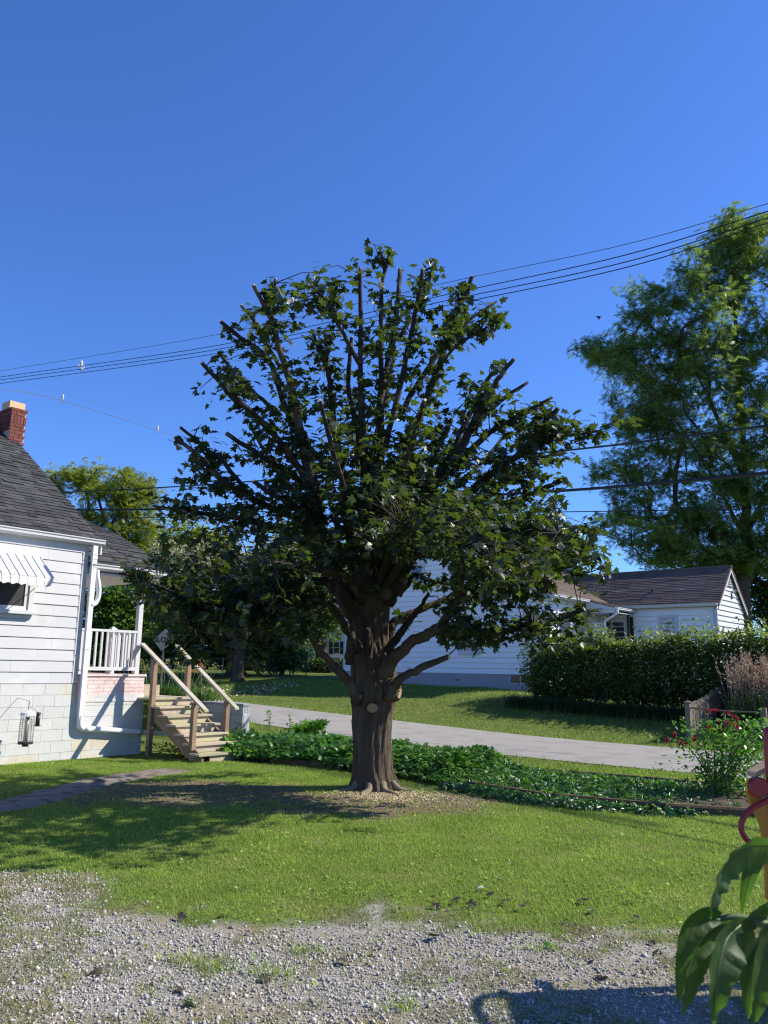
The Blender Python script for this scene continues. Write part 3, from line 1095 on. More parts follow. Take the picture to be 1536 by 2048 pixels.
# bird feeder hung on a bracket, wind chime beside it
fz = .89
fp = lambda t, n, z: HP(-1.08 + t, .42 + n, z)
bf = root('bird_feeder', 'caged tube bird feeder hanging in front of the white block wall', 'bird feeder', fp(0, 0, .3))
MB().tube([fp(0, 0, .38), fp(0, 0, .80)], .038, 12).build('seed_tube', FEEDS, bf, smooth=True)
mb = MB()
for k in range(14):
    a = 2 * math.pi * k / 14
    c, s = .115 * math.cos(a), .115 * math.sin(a)
    mb.tube([fp(c, s, .40), fp(c, s, .74), fp(c * .8, s * .8, .82), fp(c * .2, s * .2, .87)], .0035, 4, cap=False)
for k in range(11):
    z = .41 + k * .034
    mb.tube([fp(.115 * math.cos(a), .115 * math.sin(a), z) for a in np.linspace(0, 2 * math.pi, 15)], .003, 4, cap=False)
mb.build('cage', METAL, bf)
MB().tube([fp(0, 0, .36), fp(0, 0, .40)], .12, 16).tube([fp(0, 0, .32), fp(0, 0, .36)], .05, 10).build('base_tray', DARKM, bf, smooth=False)
MB().tube([fp(0, 0, .83), fp(0, 0, .87), fp(0, 0, .91)], [.135, .11, .02], 16).build('cap', WHITE, bf)
bk = MB().tube([fp(0, 0, .88), fp(0, 0, 1.06)], .010, 5).tube([fp(0, -.41, 1.10), fp(0, 0, 1.06)], .005, 6)
bk.build('bracket', METAL, bf)
fp2 = lambda t, n, z: HP(-.90 + t, .42 + n, z)
wc = root('wind_chime', 'small dark cylinder hanging beside the caged bird feeder', 'wind chime', fp2(0, 0, .6))
MB().tube([fp2(0, 0, .66), fp2(0, 0, .84)], .035, 10).build('cylinder', DARKM, wc, smooth=True)
MB().tube([fp2(0, 0, .84), fp2(0, 0, .87)], [.055, .03], 10).tube([fp2(0, 0, .64), fp2(0, 0, .66)], .05, 10).tube([fp2(0, 0, .87), fp2(-.16, -.01, .97)], .003, 4).build('cap', DARKM, wc)

# ---------------------------------------------------------------- house across the lane
RH = 27.0
WR = 31.5
rh = root('lane_house', 'white gabled house with brown shingle roof across the lane', 'house', RL(30, 19, .9))
lE, lR0, lW = 14.21, 19.27, 24.33
zE, zRg = 4.60, 6.98
HB = lambda l, d, z: RL(RH + d, l, z)           # front gable plane, d = depth behind it
m = MB().prism([HB(lE + .02, .03, .5), HB(lE + .02, .03, zE - .1), HB(lR0, .03, zRg - .1), HB(lW - .02, .03, zE - .1), HB(lW - .02, .03, .5)], 12 * Rv)
m.build('wall', RSIDE, rh)
MB().fbox(HB, lE + .03, lW - .03, 0, .06, .3, 1.56).build('foundation', FOUND, rh)
z = 1.56
sl_ = (zRg - zE) / (lR0 - lE)
while z < zRg - .15:
    h = min(.21, zRg - .12 - z)
    ins = max(0, (z + h * .6 - zE + .16) / sl_)
    a, b = lE + .02 + ins, lW - .02 - ins
    if b - a > .2:
        mid = a + (b - a) * random.uniform(.3, .7)
        for p, q in ((a, mid - .002), (mid + .002, b)):
            o = HB(p, .03, z)
            piece('siding_board', uwedge(RSIDE), rh, o, (q - p) * Lv, -.055 * Rv, (h - .014) * Zv)
    z += .21
MB().fbox(HB, lW - .02, lW + .06, -.01, .1, 1.56, 4.5).build('corner_board', WHITE, rh)
MB().fbox(HB, lE - .06, lE + .02, -.01, .1, 1.56, 4.45).build('corner_board', WHITE, rh)
# roof planes with stepped courses


def roof_plane(name, e0, e1, r0, r1, n, parent, th=.016, m=SHINGB):
    """eave e0-e1 to ridge r0-r1 in n stepped courses, plus a board under it"""
    mb = MB()
    e0, e1, r0, r1 = (np.asarray(q, float) for q in (e0, e1, r0, r1))
    nn = np.cross(e1 - e0, r0 - e0); nn /= np.linalg.norm(nn)
    if nn[2] < 0: nn = -nn
    mb.prism([e0, e1, r1, r0], -nn * .07)
    for i in range(n):
        a, b = i / n, min((i + 1.15) / n, 1)
        p0, p1 = e0 + (r0 - e0) * a, e1 + (r1 - e1) * a
        q0, q1 = e0 + (r0 - e0) * b, e1 + (r1 - e1) * b
        k = 10
        for j in range(k):
            jit = random.uniform(-.004, .006)
            u0, u1 = j / k, (j + 1) / k
            A, B = p0 + (p1 - p0) * u0, p0 + (p1 - p0) * u1
            Cc, D = q0 + (q1 - q0) * u0, q0 + (q1 - q0) * u1
            t = nn * (th + jit)
            mb.add([A + nn * .002, B + nn * .002, A + t, B + t, Cc + nn * .003, D + nn * .003], [(0, 1, 3, 2), (2, 3, 5, 4), (0, 2, 4), (1, 5, 3)])
    return mb.build(name, m, parent)


o_ = .35
zo = o_ * sl_
roof_plane('roof', HB(lE - o_, -.28, zE - zo + .07), HB(lE - o_, 12.3, zE - zo + .07), HB(lR0, -.28, zRg + .07), HB(lR0, 12.3, zRg + .07), 34, rh)
roof_plane('roof', HB(lW + o_, -.28, zE - zo + .07), HB(lW + o_, 12.3, zE - zo + .07), HB(lR0, -.28, zRg + .07), HB(lR0, 12.3, zRg + .07), 34, rh)
m = MB()
for l0 in (lE - o_, lW + o_):
    o = HB(l0, -.30, zE - zo - .0); d = HB(lR0, -.30, zRg - .0) - o
    m.box(o, d, .03 * Rv, -.15 * Zv)
m.build('rake_board', WHITE, rh)
MB().fbox(HB, lE - o_, lE, -.25, 2.7, zE - zo - .06, zE - zo - .03).build('soffit', WHITE, rh)
GH = lambda t, n, z: RL(RH + t, lE - n, z)
gutter('gutter', GH, -.28, 2.7, .33, zE - zo + .06, rh)


def window(parent, fr, a0, a1, z0, z1, n=.03, pane=PANEB, m=WHITE, fw=.09, mid=True, name='window'):
    f = MB().fbox(fr, a0 - fw, a0, 0, n + .03, z0 - fw, z1 + fw).fbox(fr, a1, a1 + fw, 0, n + .03, z0 - fw, z1 + fw)
    f.fbox(fr, a0, a1, 0, n + .03, z1, z1 + fw).fbox(fr, a0 - .03, a1 + .03, 0, n + .06, z0 - fw - .02, z0)
    w_ = f.build(name, m, parent)
    s = MB().fbox(fr, a0, a0 + .04, 0, n + .012, z0, z1).fbox(fr, a1 - .04, a1, 0, n + .012, z0, z1)
    s.fbox(fr, a0 + .04, a1 - .04, 0, n + .012, z1 - .04, z1).fbox(fr, a0 + .04, a1 - .04, 0, n + .012, z0, z0 + .04)
    if mid: s.fbox(fr, a0 + .04, a1 - .04, 0, n + .014, (z0 + z1) / 2 - .02, (z0 + z1) / 2 + .02)
    s.build('sash', m, w_)
    MB().fbox(fr, a0 + .04, a1 - .04, 0, n + .004, z0 + .04, z1 - .04).build('pane', pane, w_)
    return w_


FB = lambda l, n, z: RL(RH - n, l, z)           # front gable, n outward
window(rh, FB, 19.98, 20.66, 5.28, 6.02)
window(rh, FB, 21.7, 22.5, 2.5, 3.7)
window(rh, FB, 17.3, 18.1, 2.4, 3.7)
FB0 = lambda l, n, z: RL(RH - n, l, z)
bwn = MB().fbox(FB, 14.97, 15.86, .0, .025, 1.21, 1.24).fbox(FB, 14.97, 15.0, .0, .025, 1.24, 1.54).fbox(FB, 15.83, 15.86, .0, .025, 1.24, 1.54).fbox(FB, 15.40, 15.43, .0, .022, 1.24, 1.54).build('basement_window', WHITE, rh)
MB().fbox(FB, 15.0, 15.40, 0, .008, 1.24, 1.54).build('pane', PANE, bwn)
MB().fbox(FB, 15.43, 15.83, 0, .008, 1.24, 1.54).build('pane', PANE, bwn)
MB().tube([FB(18.2, .02, 1.32), FB(18.2, .08, 1.30), FB(18.32, .08, 1.30)], .02, 6).build('hose_tap', DARKM, rh)
# side wall in the notch: window, eave board
SW = lambda d, n, z: RL(RH + d, lE - n, z)
for k in range(14):
    z = 1.5 + k * .21
    fpiece('siding_board', uwedge(RSIDE), rh, SW, .05, 4.5, -.02, .026, z, z + .215)
window(rh, SW, .75, 1.75, 2.6, 3.85, n=.03)
# canopy over the door: continuation of the roof slope
cz0, cl0 = zE - zo + .07, lE - o_
cl1 = 12.75
cz1 = cz0 - (cl0 - cl1) * sl_ * .62
CP = lambda d, l, z: RL(RH + d, l, z)
roof_plane('canopy_roof', CP(2.72, cl1, cz1), CP(4.5, cl1, cz1), CP(2.72, cl0 + .25, cz0 + .02), CP(4.5, cl0 + .25, cz0 + .02), 9, rh)
m = MB().prism([CP(2.70, cl1, cz1 - .03), CP(2.70, cl0 + .1, cz0 - .05), CP(2.70, cl0 + .1, cz0 - .36), CP(2.70, cl1 + .25, cz1 - .22), CP(2.70, cl1, cz1 - .19)], .03 * Rv)
m.build('canopy_fascia', WHITE, rh)
MB().fbox(CP, 2.72, 4.5, cl1, cl0, cz1 - .22, cz1 - .18).build('canopy_ceiling', WHITE, rh)
CG = lambda t, n, z: RL(RH + t, cl1 - n, z)
gutter('canopy_gutter', CG, 2.70, 4.45, .0, cz1 - .01, rh)
# lattice screen
lat = root_l = MB().fbox(CP, 2.76, 2.80, 13.30, 13.36, 1.2, 3.6).fbox(CP, 2.76, 2.80, 14.1, 14.16, 1.2, 3.6).fbox(CP, 2.76, 2.80, 13.36, 14.1, 3.54, 3.6).build('lattice_screen', WHITE, rh)
for sgn in (1, -1):
    for k in range(-16, 7):
        # strips at 45 degrees clipped to the frame
        l0, l1, z0, z1 = 13.36, 14.1, 1.3, 3.54
        c = l0 + k * .16
        za, zb = z0, z1
        pts = []
        for zz in (z0, z1):
            pts.append((c + (zz - z0), zz))
        (xa, ya), (xb, yb) = pts
        if xa < l0: ya += l0 - xa; xa = l0
        if xb > l1: yb -= xb - l1; xb = l1
        if yb - ya < .05: continue
        if sgn < 0:
            xa, xb = l0 + l1 - xa, l0 + l1 - xb
        A, B = CP(2.765 + (.006 if sgn > 0 else .014), xa, ya), CP(2.765 + (.006 if sgn > 0 else .014), xb, yb)
        d = B - A; dn = np.cross(d / np.linalg.norm(d), Rv)
        piece('lattice_strip', ubox(WHITE), lat, A - dn * .02, d, .006 * Rv, dn * .04)
P = catmull([CP(2.74, cl1 - .06, cz1 - .12), CP(2.74, cl1 - .05, cz1 - .25), CP(2.74, cl1 + .25, cz1 - .42), CP(2.74, cl1 + .42, cz1 - .52), CP(2.74, cl1 + .46, cz1 - .75), CP(2.74, cl1 + .46, 1.2)], 5)
MB().tube(P, .05, 8).build('downspout', PVC, rh, smooth=True)
MB().fbox(CP, 2.78, 2.86, cl1 + .22, cl1 + .30, 1.0, cz1 - .2).fbox(CP, 4.2, 4.28, cl1 + .1, cl1 + .18, 1.0, cz1 - .2).build('porch_post', DARKM, rh)

# wing
wr0, wr1 = WR, WR + 3.45
wl0, wl1 = 9.51, 17.0
wz, wzr = 4.36, 5.84
WB = lambda l, d, z: RL(WR + d, l, z)
m = MB().prism([WB(wl0 + .02, .03, .5), WB(wl0 + .02, .03, wz - .05), WB(wl0 + .02, 1.74, wzr - .1), WB(wl0 + .02, 3.43, wz - .05), WB(wl0 + .02, 3.43, .5)], (wl1 - wl0) * Lv)
m.build('wing_wall', RSIDE, rh)
for k in range(15):
    z = 1.25 + k * .205
    o = WB(wl0 + .1, .03, z)
    piece('siding_board', uwedge(RSIDE), rh, o, (14.2 - wl0 - .1) * Lv, -.055 * Rv, .191 * Zv)
slw = (wzr - wz) / 1.73
z = 1.25
while z < wzr - .1:
    ins = max(0, (z + .12 - wz) / slw)
    a, b = ins + .03, 3.43 - ins
    if b - a > .15:
        o = WB(wl0 + .02, a, z)
        piece('siding_board', uwedge(VINYL), rh, o, (b - a) * Rv, -.055 * Lv, .193 * Zv)  # sunlit wing end gets the darker siding, the shaded front the brighter one
    z += .205
MB().fbox(WB, wl0 - .02, wl0 + .1, -.012, .03, 1.2, 4.3).build('corner_board', WHITE, rh)
MB().tube([WB(wl0 + .16, -.05, 4.25), WB(wl0 + .16, -.05, 1.2)], .035, 6).build('downspout', PVC, rh)
ow = .18
roof_plane('wing_roof', WB(wl0 - .15, -ow, wz - ow * slw + .05), WB(wl1, -ow, wz - ow * slw + .05), WB(wl0 - .15, 1.73, wzr + .05), WB(wl1, 1.73, wzr + .05), 22, rh)
roof_plane('wing_roof', WB(wl0 - .15, 3.46 + ow, wz - ow * slw + .05), WB(wl1, 3.46 + ow, wz - ow * slw + .05), WB(wl0 - .15, 1.73, wzr + .05), WB(wl1, 1.73, wzr + .05), 22, rh)
MB().tube([WB(wl0 - .17, 1.73, wzr + .07), WB(wl1, 1.73, wzr + .07)], .06, 6).build('ridge_cap', SHINGB, rh)
m = MB()
for d0 in (-ow, 3.46 + ow):
    o = WB(wl0 - .14, d0, wz - ow * slw - .02); d = WB(wl0 - .14, 1.73, wzr - .02) - o
    m.box(o, d, .03 * Lv, -.12 * Zv)
m.build('wing_rake_board', WHITE, rh)
GW = lambda t, n, z: RL(WR - n, wl0 + t, z)
gutter('wing_gutter', GW, -.1, 4.9, .15, wz - .03, rh)
WF = lambda l, n, z: RL(WR - n, l, z)
ww = window(rh, WF, 11.10, 11.66, 2.4, 3.84, n=.03, pane=PANE, mid=False)
# crooked blind slats inside the wing window
for k in range(9):
    mb = MB()
    zz = 3.76 - k * .15
    N_ = 9
    top = [WF(11.15 + .46 * i / (N_ - 1), .037, zz + .04 * math.sin(i * .9 + k * 1.9) * (.4 + .1 * k) + .03 * math.sin(k * 3 + i * .4)) for i in range(N_)]
    for i in range(N_ - 1):
        mb.box(top[i], top[i + 1] - top[i], -.003 * Rv, -.132 * Zv)
    mb.build('blind_slat', SHADE, ww)
dr = MB().fbox(WF, 13.05, 13.16, 0, .06, 1.1, 3.86).fbox(WF, 13.92, 14.03, 0, .06, 1.1, 3.86).fbox(WF, 13.16, 13.92, 0, .06, 3.74, 3.86).build('door', WHITE, rh)
MB().fbox(WF, 13.16, 13.92, 0, .02, 1.1, 3.74).build('door_leaf', PANE, dr)
MB().tube([WF(13.24, .03, 2.2), WF(13.24, .07, 2.2)], .03, 8).build('handle', METAL, dr)
MB().fbox(WF, 12.78, 12.9, 0, .07, 1.1, 3.9).build('shutter', BLACKP, rh)
# gable vent and lamp bracket
WG = lambda d, n, z: RL(WR + d, wl0 - n, z)
vt = MB().prism([WG(1.36, .02, 5.10), WG(2.10, .02, 5.10), WG(1.73, .02, 5.55)], -.02 * Lv).build('gable_vent', WHITE, rh)
for k in range(4):
    z = 5.13 + k * .09; hw = .30 - k * .075
    MB().box(WG(1.73 - hw, .042, z), 2 * hw * Rv, -.012 * Lv - .03 * Zv, .02 * Zv).build('louvre', BLACKP, vt)
MB().tube(catmull([WG(1.9, .03, 4.62), WG(1.9, .07, 4.92), WG(2.1, .16, 4.98), WG(2.4, .2, 4.9)], 3), .022, 6).build('lamp_bracket', DARKM, rh)
# roof vent pipe
vp = pl(1306, 1200, WB(12, .35, wz), np.cross(Lv, WB(12, 1.73, wzr) - WB(12, 0, wz)))
MB().tube([vp, vp + .45 * Zv], .045, 8).tube([vp - .02 * Zv, vp + .12 * Zv], [.13, .06], 8).build('vent_pipe', DARKM, rh)
vp2 = at(1219, 1170, 36.5)
MB().tube([vp2 - 1.6 * Zv, vp2 + .62 * Zv], .06, 8).tube([vp2 + .35 * Zv, vp2 + .5 * Zv], .085, 8).build('flue_pipe', METAL, rh)

# ---------------------------------------------------------------- far house
fh = root('far_house', 'small white house with black shutters partly hidden behind the maple trunk', 'house', at(660, 1345, 58))
fx = lambda px, py, d=0: at(px, py, 58 + d)
m = MB().prism([fx(575, 1352), fx(720, 1352), fx(720, 1235), fx(645, 1190), fx(575, 1235)], 8 * A3(.25, .97, 0))
m.build('wall', RSIDE, fh)
for k in range(9):
    y = 1343 - k * 10
    o = fx(575, y, -.02)
    piece('siding_board', uwedge(RSIDE), fh, o, fx(720, y, -.02) - o, A3(0, -.05, 0), .37 * Zv)
o = fx(560, 1240, -.3)
m = MB().prism([fx(568, 1240, -.3), fx(645, 1190, -.3), fx(645, 1182, -.3), fx(562, 1236, -.3)], 8.6 * A3(.25, .97, 0))
m.prism([fx(724, 1240, -.3), fx(645, 1190, -.3), fx(645, 1182, -.3), fx(730, 1236, -.3)], 8.6 * A3(.25, .97, 0))
m.build('roof', SHINGB, fh)
wb = lambda px, py, d: at(px, py, 58 + d)
wd_ = MB().prism([wb(666, 1283, -.12), wb(680, 1283, -.12), wb(680, 1308, -.12), wb(666, 1308, -.12)], A3(0, .1, 0)).build('window', WHITE, fh)
MB().prism([wb(668, 1285, -.13), wb(678, 1285, -.13), wb(678, 1294.6, -.13), wb(668, 1294.6, -.13)], A3(0, .005, 0)).build('pane', PANEB, wd_)
MB().prism([wb(668, 1296.2, -.13), wb(678, 1296.2, -.13), wb(678, 1306, -.13), wb(668, 1306, -.13)], A3(0, .005, 0)).build('pane', PANE, wd_)
for a, b in ((658.5, 665.5), (680.5, 687)):
    MB().prism([wb(a, 1283, -.12), wb(b, 1283, -.12), wb(b, 1308, -.12), wb(a, 1308, -.12)], A3(0, .08, 0)).build('shutter', BLACKP, fh)

# ---------------------------------------------------------------- the maple
maple = root('maple_tree', 'large pruned maple with dark leaves and sawn-off limbs in the middle of the lawn', 'tree', (TX, TY, 0))
T0 = 12.05


def tp(px, py, dy=0.0):
    return at(px, py, T0 + dy)


# trunk: many-sided tube with ridged bark and root flare
tr = [(748, 1588, 49), (747, 1566, 42), (745, 1540, 38), (744, 1500, 36), (743, 1460, 37), (744, 1420, 39), (747, 1385, 44), (746, 1350, 42), (744, 1315, 40), (738, 1275, 37), (735, 1235, 40), (734, 1200, 46), (738, 1170, 40), (742, 1140, 26)]
TP = catmull([tp(a, b) for a, b, c in tr], 5)
TRD = catmull([(c * T0 / F, 0, 0) for a, b, c in tr], 5)[:, 0]
NS = 96
tv = []
for i, (p, r) in enumerate(zip(TP, TRD)):
    h = p[2]
    for k in range(NS):
        a = 2 * math.pi * k / NS
        q = 1 + .045 * math.sin(3 * a + .8 + h * .6) + .03 * math.sin(5 * a - h * 1.1) + .030 * math.sin(17 * a + 3.0 * math.sin(h * 3.1)) + .024 * math.sin(27 * a + 4 * math.sin(h * 5))
        q += .20 * max(0, 1 - h / .30) * (max(0, math.sin(4 * a + 1.0)) ** 2)
        q += .08 * math.exp(-((h - 1.55) / .3) ** 2) * max(0, math.cos(a - .4))
        q += .016 * random.uniform(-1, 1)
        tv.append((p[0] + math.cos(a) * r * q, p[1] + math.sin(a) * r * q, max(p[2], -.05) if i else -.08))
tf = [(i * NS + k, i * NS + (k + 1) % NS, (i + 1) * NS + (k + 1) % NS, (i + 1) * NS + k) for i in range(len(TP) - 1) for k in range(NS)]
mb = MB().add(tv, tf)
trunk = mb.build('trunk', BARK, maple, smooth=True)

LIMBS = [
    # (points (px, py, half-width px), depth at start, depth at tip, sawn)
    ([(712, 1225, 24), (690, 1190, 20), (664, 1145, 18), (648, 1095, 16), (634, 1030, 14), (618, 940, 12.5), (600, 860, 11), (590, 805, 9.5), (577, 750, 8.5), (556, 690, 8), (543, 636, 8), (525, 606, 6.5), (507, 571, 5)], -.1, -.5, 1),
    ([(543, 640, 6.5), (547, 600, 5), (551, 558, 4)], -.42, -.4, 1),
    ([(640, 1060, 12), (628, 960, 10), (606, 870, 8.5), (590, 800, 7.5), (570, 735, 7)], .1, .5, 0),
    ([(724, 1190, 20), (708, 1110, 16), (694, 1010, 12), (675, 900, 9), (663, 805, 7.5), (657, 752, 6.5), (647, 718, 6), (634, 688, 5), (624, 660, 4)], .2, .9, 1),
    ([(650, 728, 4.5), (660, 690, 4), (662, 660, 3.5)], .7, .9, 1),
    ([(738, 1190, 22), (736, 1100, 18), (734, 1000, 14), (728, 900, 10), (723, 813, 8), (722, 730, 6.5), (721, 620, 5.5), (720, 537, 4.5)], -.2, -.9, 1),
    ([(720, 730, 6), (694, 680, 5.5), (673, 641, 5), (650, 602, 4.5), (622, 570, 4)], -.8, -1.2, 1),
    ([(726, 930, 8), (712, 840, 7), (699, 792, 6), (698, 740, 5.5), (703, 676, 5)], .3, .9, 1),
    ([(752, 1190, 20), (756, 1080, 16), (760, 960, 12), (762, 850, 9), (762, 740, 7), (762, 610, 5.5), (768, 545, 5), (783, 500, 4)], .1, .1, 1),
    ([(768, 545, 3.5), (766, 520, 3), (761, 506, 2.5)], .1, .2, 1),
    ([(752, 850, 8), (766, 770, 7.5), (782, 690, 7), (795, 612, 6.5), (800, 540, 6)], .4, 1.1, 1),
    ([(770, 900, 8), (800, 770, 7), (822, 668, 6), (832, 615, 5.5), (840, 580, 5), (845, 538, 4.7)], -.3, -.6, 1),
    ([(800, 672, 5.5), (832, 622, 5), (855, 566, 4.5), (872, 524, 4.3)], -.2, .3, 1),
    ([(768, 1180, 21), (782, 1080, 16), (795, 985, 13), (818, 890, 10.5), (850, 805, 9), (881, 722, 8), (897, 667, 7), (912, 626, 6.2), (931, 589, 5.6), (944, 554, 5.3)], -.3, -.4, 1),
    ([(800, 830, 7.5), (840, 760, 7), (886, 695, 5.5), (935, 643, 4.5), (993, 603, 3)], .1, .6, 0),
    ([(878, 736, 4), (912, 692, 3.8), (962, 662, 3.2), (1008, 634, 2.2)], -.5, -.9, 0),
    ([(790, 1130, 19), (830, 1030, 15), (880, 950, 12.5), (926, 884, 11), (957, 826, 9.5), (974, 792, 8), (1001, 751, 6.5), (1028, 718, 5)], -.4, -1.0, 1),
    ([(905, 905, 8), (925, 858, 7.5), (948, 808, 6.5), (974, 760, 5.5), (994, 740, 4.5)], .2, .4, 1),
    ([(945, 850, 7), (975, 824, 6.5), (1014, 792, 5), (1055, 765, 4)], -.8, -.7, 1),
    ([(900, 950, 9), (950, 890, 7.5), (1009, 847, 6), (1053, 824, 5), (1104, 795, 3.8)], -.2, -.2, 1),
    ([(806, 1110, 17), (870, 1040, 13), (930, 990, 11), (985, 945, 9), (1030, 915, 8), (1069, 873, 6.5), (1092, 842, 6), (1117, 817, 5.6)], -.5, -1.2, 1),
    ([(1062, 885, 5), (1078, 876, 4.6), (1096, 866, 4.4)], -.9, -1.0, 1),
    ([(1035, 915, 5), (1080, 892, 4.5), (1130, 872, 3.5), (1180, 866, 2.4), (1236, 848, 1.6)], -.9, -1.0, 0),
    ([(800, 1100, 12), (838, 1010, 9), (858, 950, 7.5), (876, 894, 6.8), (889, 870, 6.3), (904, 838, 6)], .5, .4, 1),
    ([(850, 1070, 11), (920, 1035, 9), (1000, 1010, 7.5), (1070, 985, 6), (1134, 957, 5)], .3, .3, 1),
    ([(920, 1035, 9), (990, 980, 7), (1040, 940, 6), (1090, 915, 4.5), (1132, 905, 3.5)], .2, .8, 0),
    ([(772, 1200, 20), (797, 1168, 16), (815, 1130, 13), (850, 1090, 11), (900, 1070, 9), (960, 1065, 7.5), (1030, 1060, 6), (1110, 1075, 4.5), (1190, 1100, 3)], -.4, -1.5, 0),
    ([(795, 1190, 11), (826, 1152, 7), (850, 1157, 5), (873, 1163, 4.5), (920, 1170, 4.5), (966, 1171, 4.3), (1036, 1160, 4), (1070, 1150, 3.4)], -.2, -.4, 1),
    ([(966, 1171, 4.5), (1020, 1180, 4.5), (1060, 1170, 4.2), (1104, 1164, 4.3)], -.4, -.7, 1),
    ([(765, 1345, 17), (782, 1322, 15), (800, 1306, 14), (827, 1282, 13), (857, 1267, 12.5), (884, 1247, 11.5), (908, 1210, 10.5), (922, 1165, 10), (930, 1130, 9), (928, 1092, 8)], -.5, -1.5, 1),
    ([(857, 1264, 7), (890, 1266, 6.5), (925, 1267, 6), (990, 1265, 6), (1042, 1256, 5.8), (1090, 1243, 5.6), (1135, 1232, 5.4), (1168, 1218, 5.2)], -.9, -1.7, 1),
    ([(757, 1320, 17), (762, 1298, 14), (775, 1272, 12.5), (790, 1245, 11), (815, 1230, 10), (842, 1219, 9), (876, 1204, 7.5), (920, 1196, 6), (980, 1190, 4)], .3, .6, 0),
    ([(774, 1302, 11), (785, 1286, 10), (802, 1264, 9), (818, 1243, 8), (840, 1215, 6), (858, 1186, 4)], -.3, -.5, 1),
    ([(776, 1395, 14), (790, 1371, 11.5), (808, 1353, 10), (838, 1339, 9), (869, 1325, 8), (898, 1313, 6.5)], -.3, -.7, 1),
    ([(718, 1405, 15), (706, 1384, 12), (689, 1353, 11), (669, 1334, 10), (656, 1319, 9), (636, 1298, 8), (625, 1278, 6.5)], -.3, -.8, 1),
    ([(716, 1300, 14), (706, 1280, 12), (694, 1257, 10), (676, 1230, 8.5), (655, 1208, 8), (610, 1196, 7), (560, 1195, 6), (500, 1205, 5)], -.4, -1.6, 0),
    ([(700, 1210, 15), (660, 1165, 12), (600, 1165, 9), (520, 1190, 7.5), (437, 1217, 7), (382, 1203, 6), (314, 1171, 4.5), (262, 1153, 3.2), (238, 1146, 2)], -.6, -2.4, 0),
    ([(690, 1130, 12), (640, 1070, 10), (600, 1040, 9), (520, 1005, 8), (450, 965, 7), (400, 914, 6), (350, 875, 4.8)], -.3, -.8, 1),
    ([(500, 992, 6), (450, 930, 5.5), (410, 895, 5), (361, 855, 4)], -.5, -.3, 1),
    ([(640, 1010, 9), (600, 960, 8), (555, 932, 7), (500, 898, 6.3), (453, 867, 5.8)], .2, .5, 1),
    ([(650, 1050, 10), (610, 960, 9), (560, 885, 8), (510, 830, 7.5), (470, 799, 7), (437, 761, 6), (403, 725, 5)], -.2, -.9, 1),
    ([(600, 880, 8), (565, 800, 7), (545, 735, 6.5), (525, 706, 6), (487, 680, 5.5), (441, 643, 4.8)], .1, -.4, 1),
    ([(560, 735, 5), (535, 690, 4.5), (510, 645, 4), (482, 611, 3.6)], .2, .3, 1),
    ([(560, 830, 6), (515, 790, 5), (480, 760, 4.5), (438, 706, 4)], .3, .6, 1),
    ([(675, 1140, 12), (640, 1110, 10), (600, 1080, 9), (506, 1043, 7), (425, 1030, 6), (360, 1020, 4.5), (306, 1012, 3)], .1, .5, 0),
    ([(660, 1100, 10), (612, 1030, 8), (562, 1000, 7), (506, 962, 5.5)], -.5, -1.0, 1),
    ([(735, 1255, 10), (722, 1230, 8), (712, 1222, 7), (706, 1232, 6)], -.5, -.65, 0),
    ([(735, 1310, 9), (735, 1268, 7.5), (734, 1258, 6)], -.5, -.6, 0),
    ([(700, 1330, 12), (700, 1290, 10), (709, 1270, 9)], -.5, -.6, 0),
    # limbs to the front and to the back that fill the crown
    ([(740, 1130, 10), (720, 1060, 8), (690, 980, 7), (660, 880, 6), (640, 800, 4.5)], -.4, -2.4, 1),
    ([(755, 1130, 10), (780, 1050, 8), (800, 960, 7), (830, 870, 6), (850, 800, 4.5)], -.4, -2.6, 1),
    ([(745, 1130, 10), (750, 1060, 8), (740, 940, 7), (770, 800, 6), (790, 700, 4.5)], .4, 2.4, 1),
    ([(765, 1130, 10), (820, 1080, 8), (880, 1000, 7), (960, 930, 5), (1010, 870, 4)], .4, 2.6, 1),
    ([(725, 1130, 10), (670, 1090, 8), (610, 1010, 7), (540, 920, 5), (500, 850, 4)], .4, 2.5, 1),
    ([(768, 1185, 10), (800, 1130, 9), (850, 1105, 8), (905, 1105, 7), (950, 1100, 5), (985, 1090, 3)], -.4, -3.7, 0),
    ([(762, 1165, 9), (775, 1115, 8), (790, 1085, 7), (800, 1070, 5), (820, 1050, 3)], -.4, -3.3, 0),
    ([(785, 1150, 10), (850, 1095, 9), (930, 1075, 8), (1010, 1060, 6), (1080, 1060, 4), (1130, 1070, 2.5)], -.4, -2.9, 0),
    ([(725, 1205, 11), (690, 1150, 9), (640, 1140, 8), (580, 1130, 6), (520, 1120, 4)], -.5, -2.8, 0),
    ([(770, 1150, 10), (860, 1100, 8), (960, 1080, 7), (1060, 1050, 5), (1140, 1060, 3)], .5, 2.2, 0),
]
limb_nodes, limb_rad = [], []
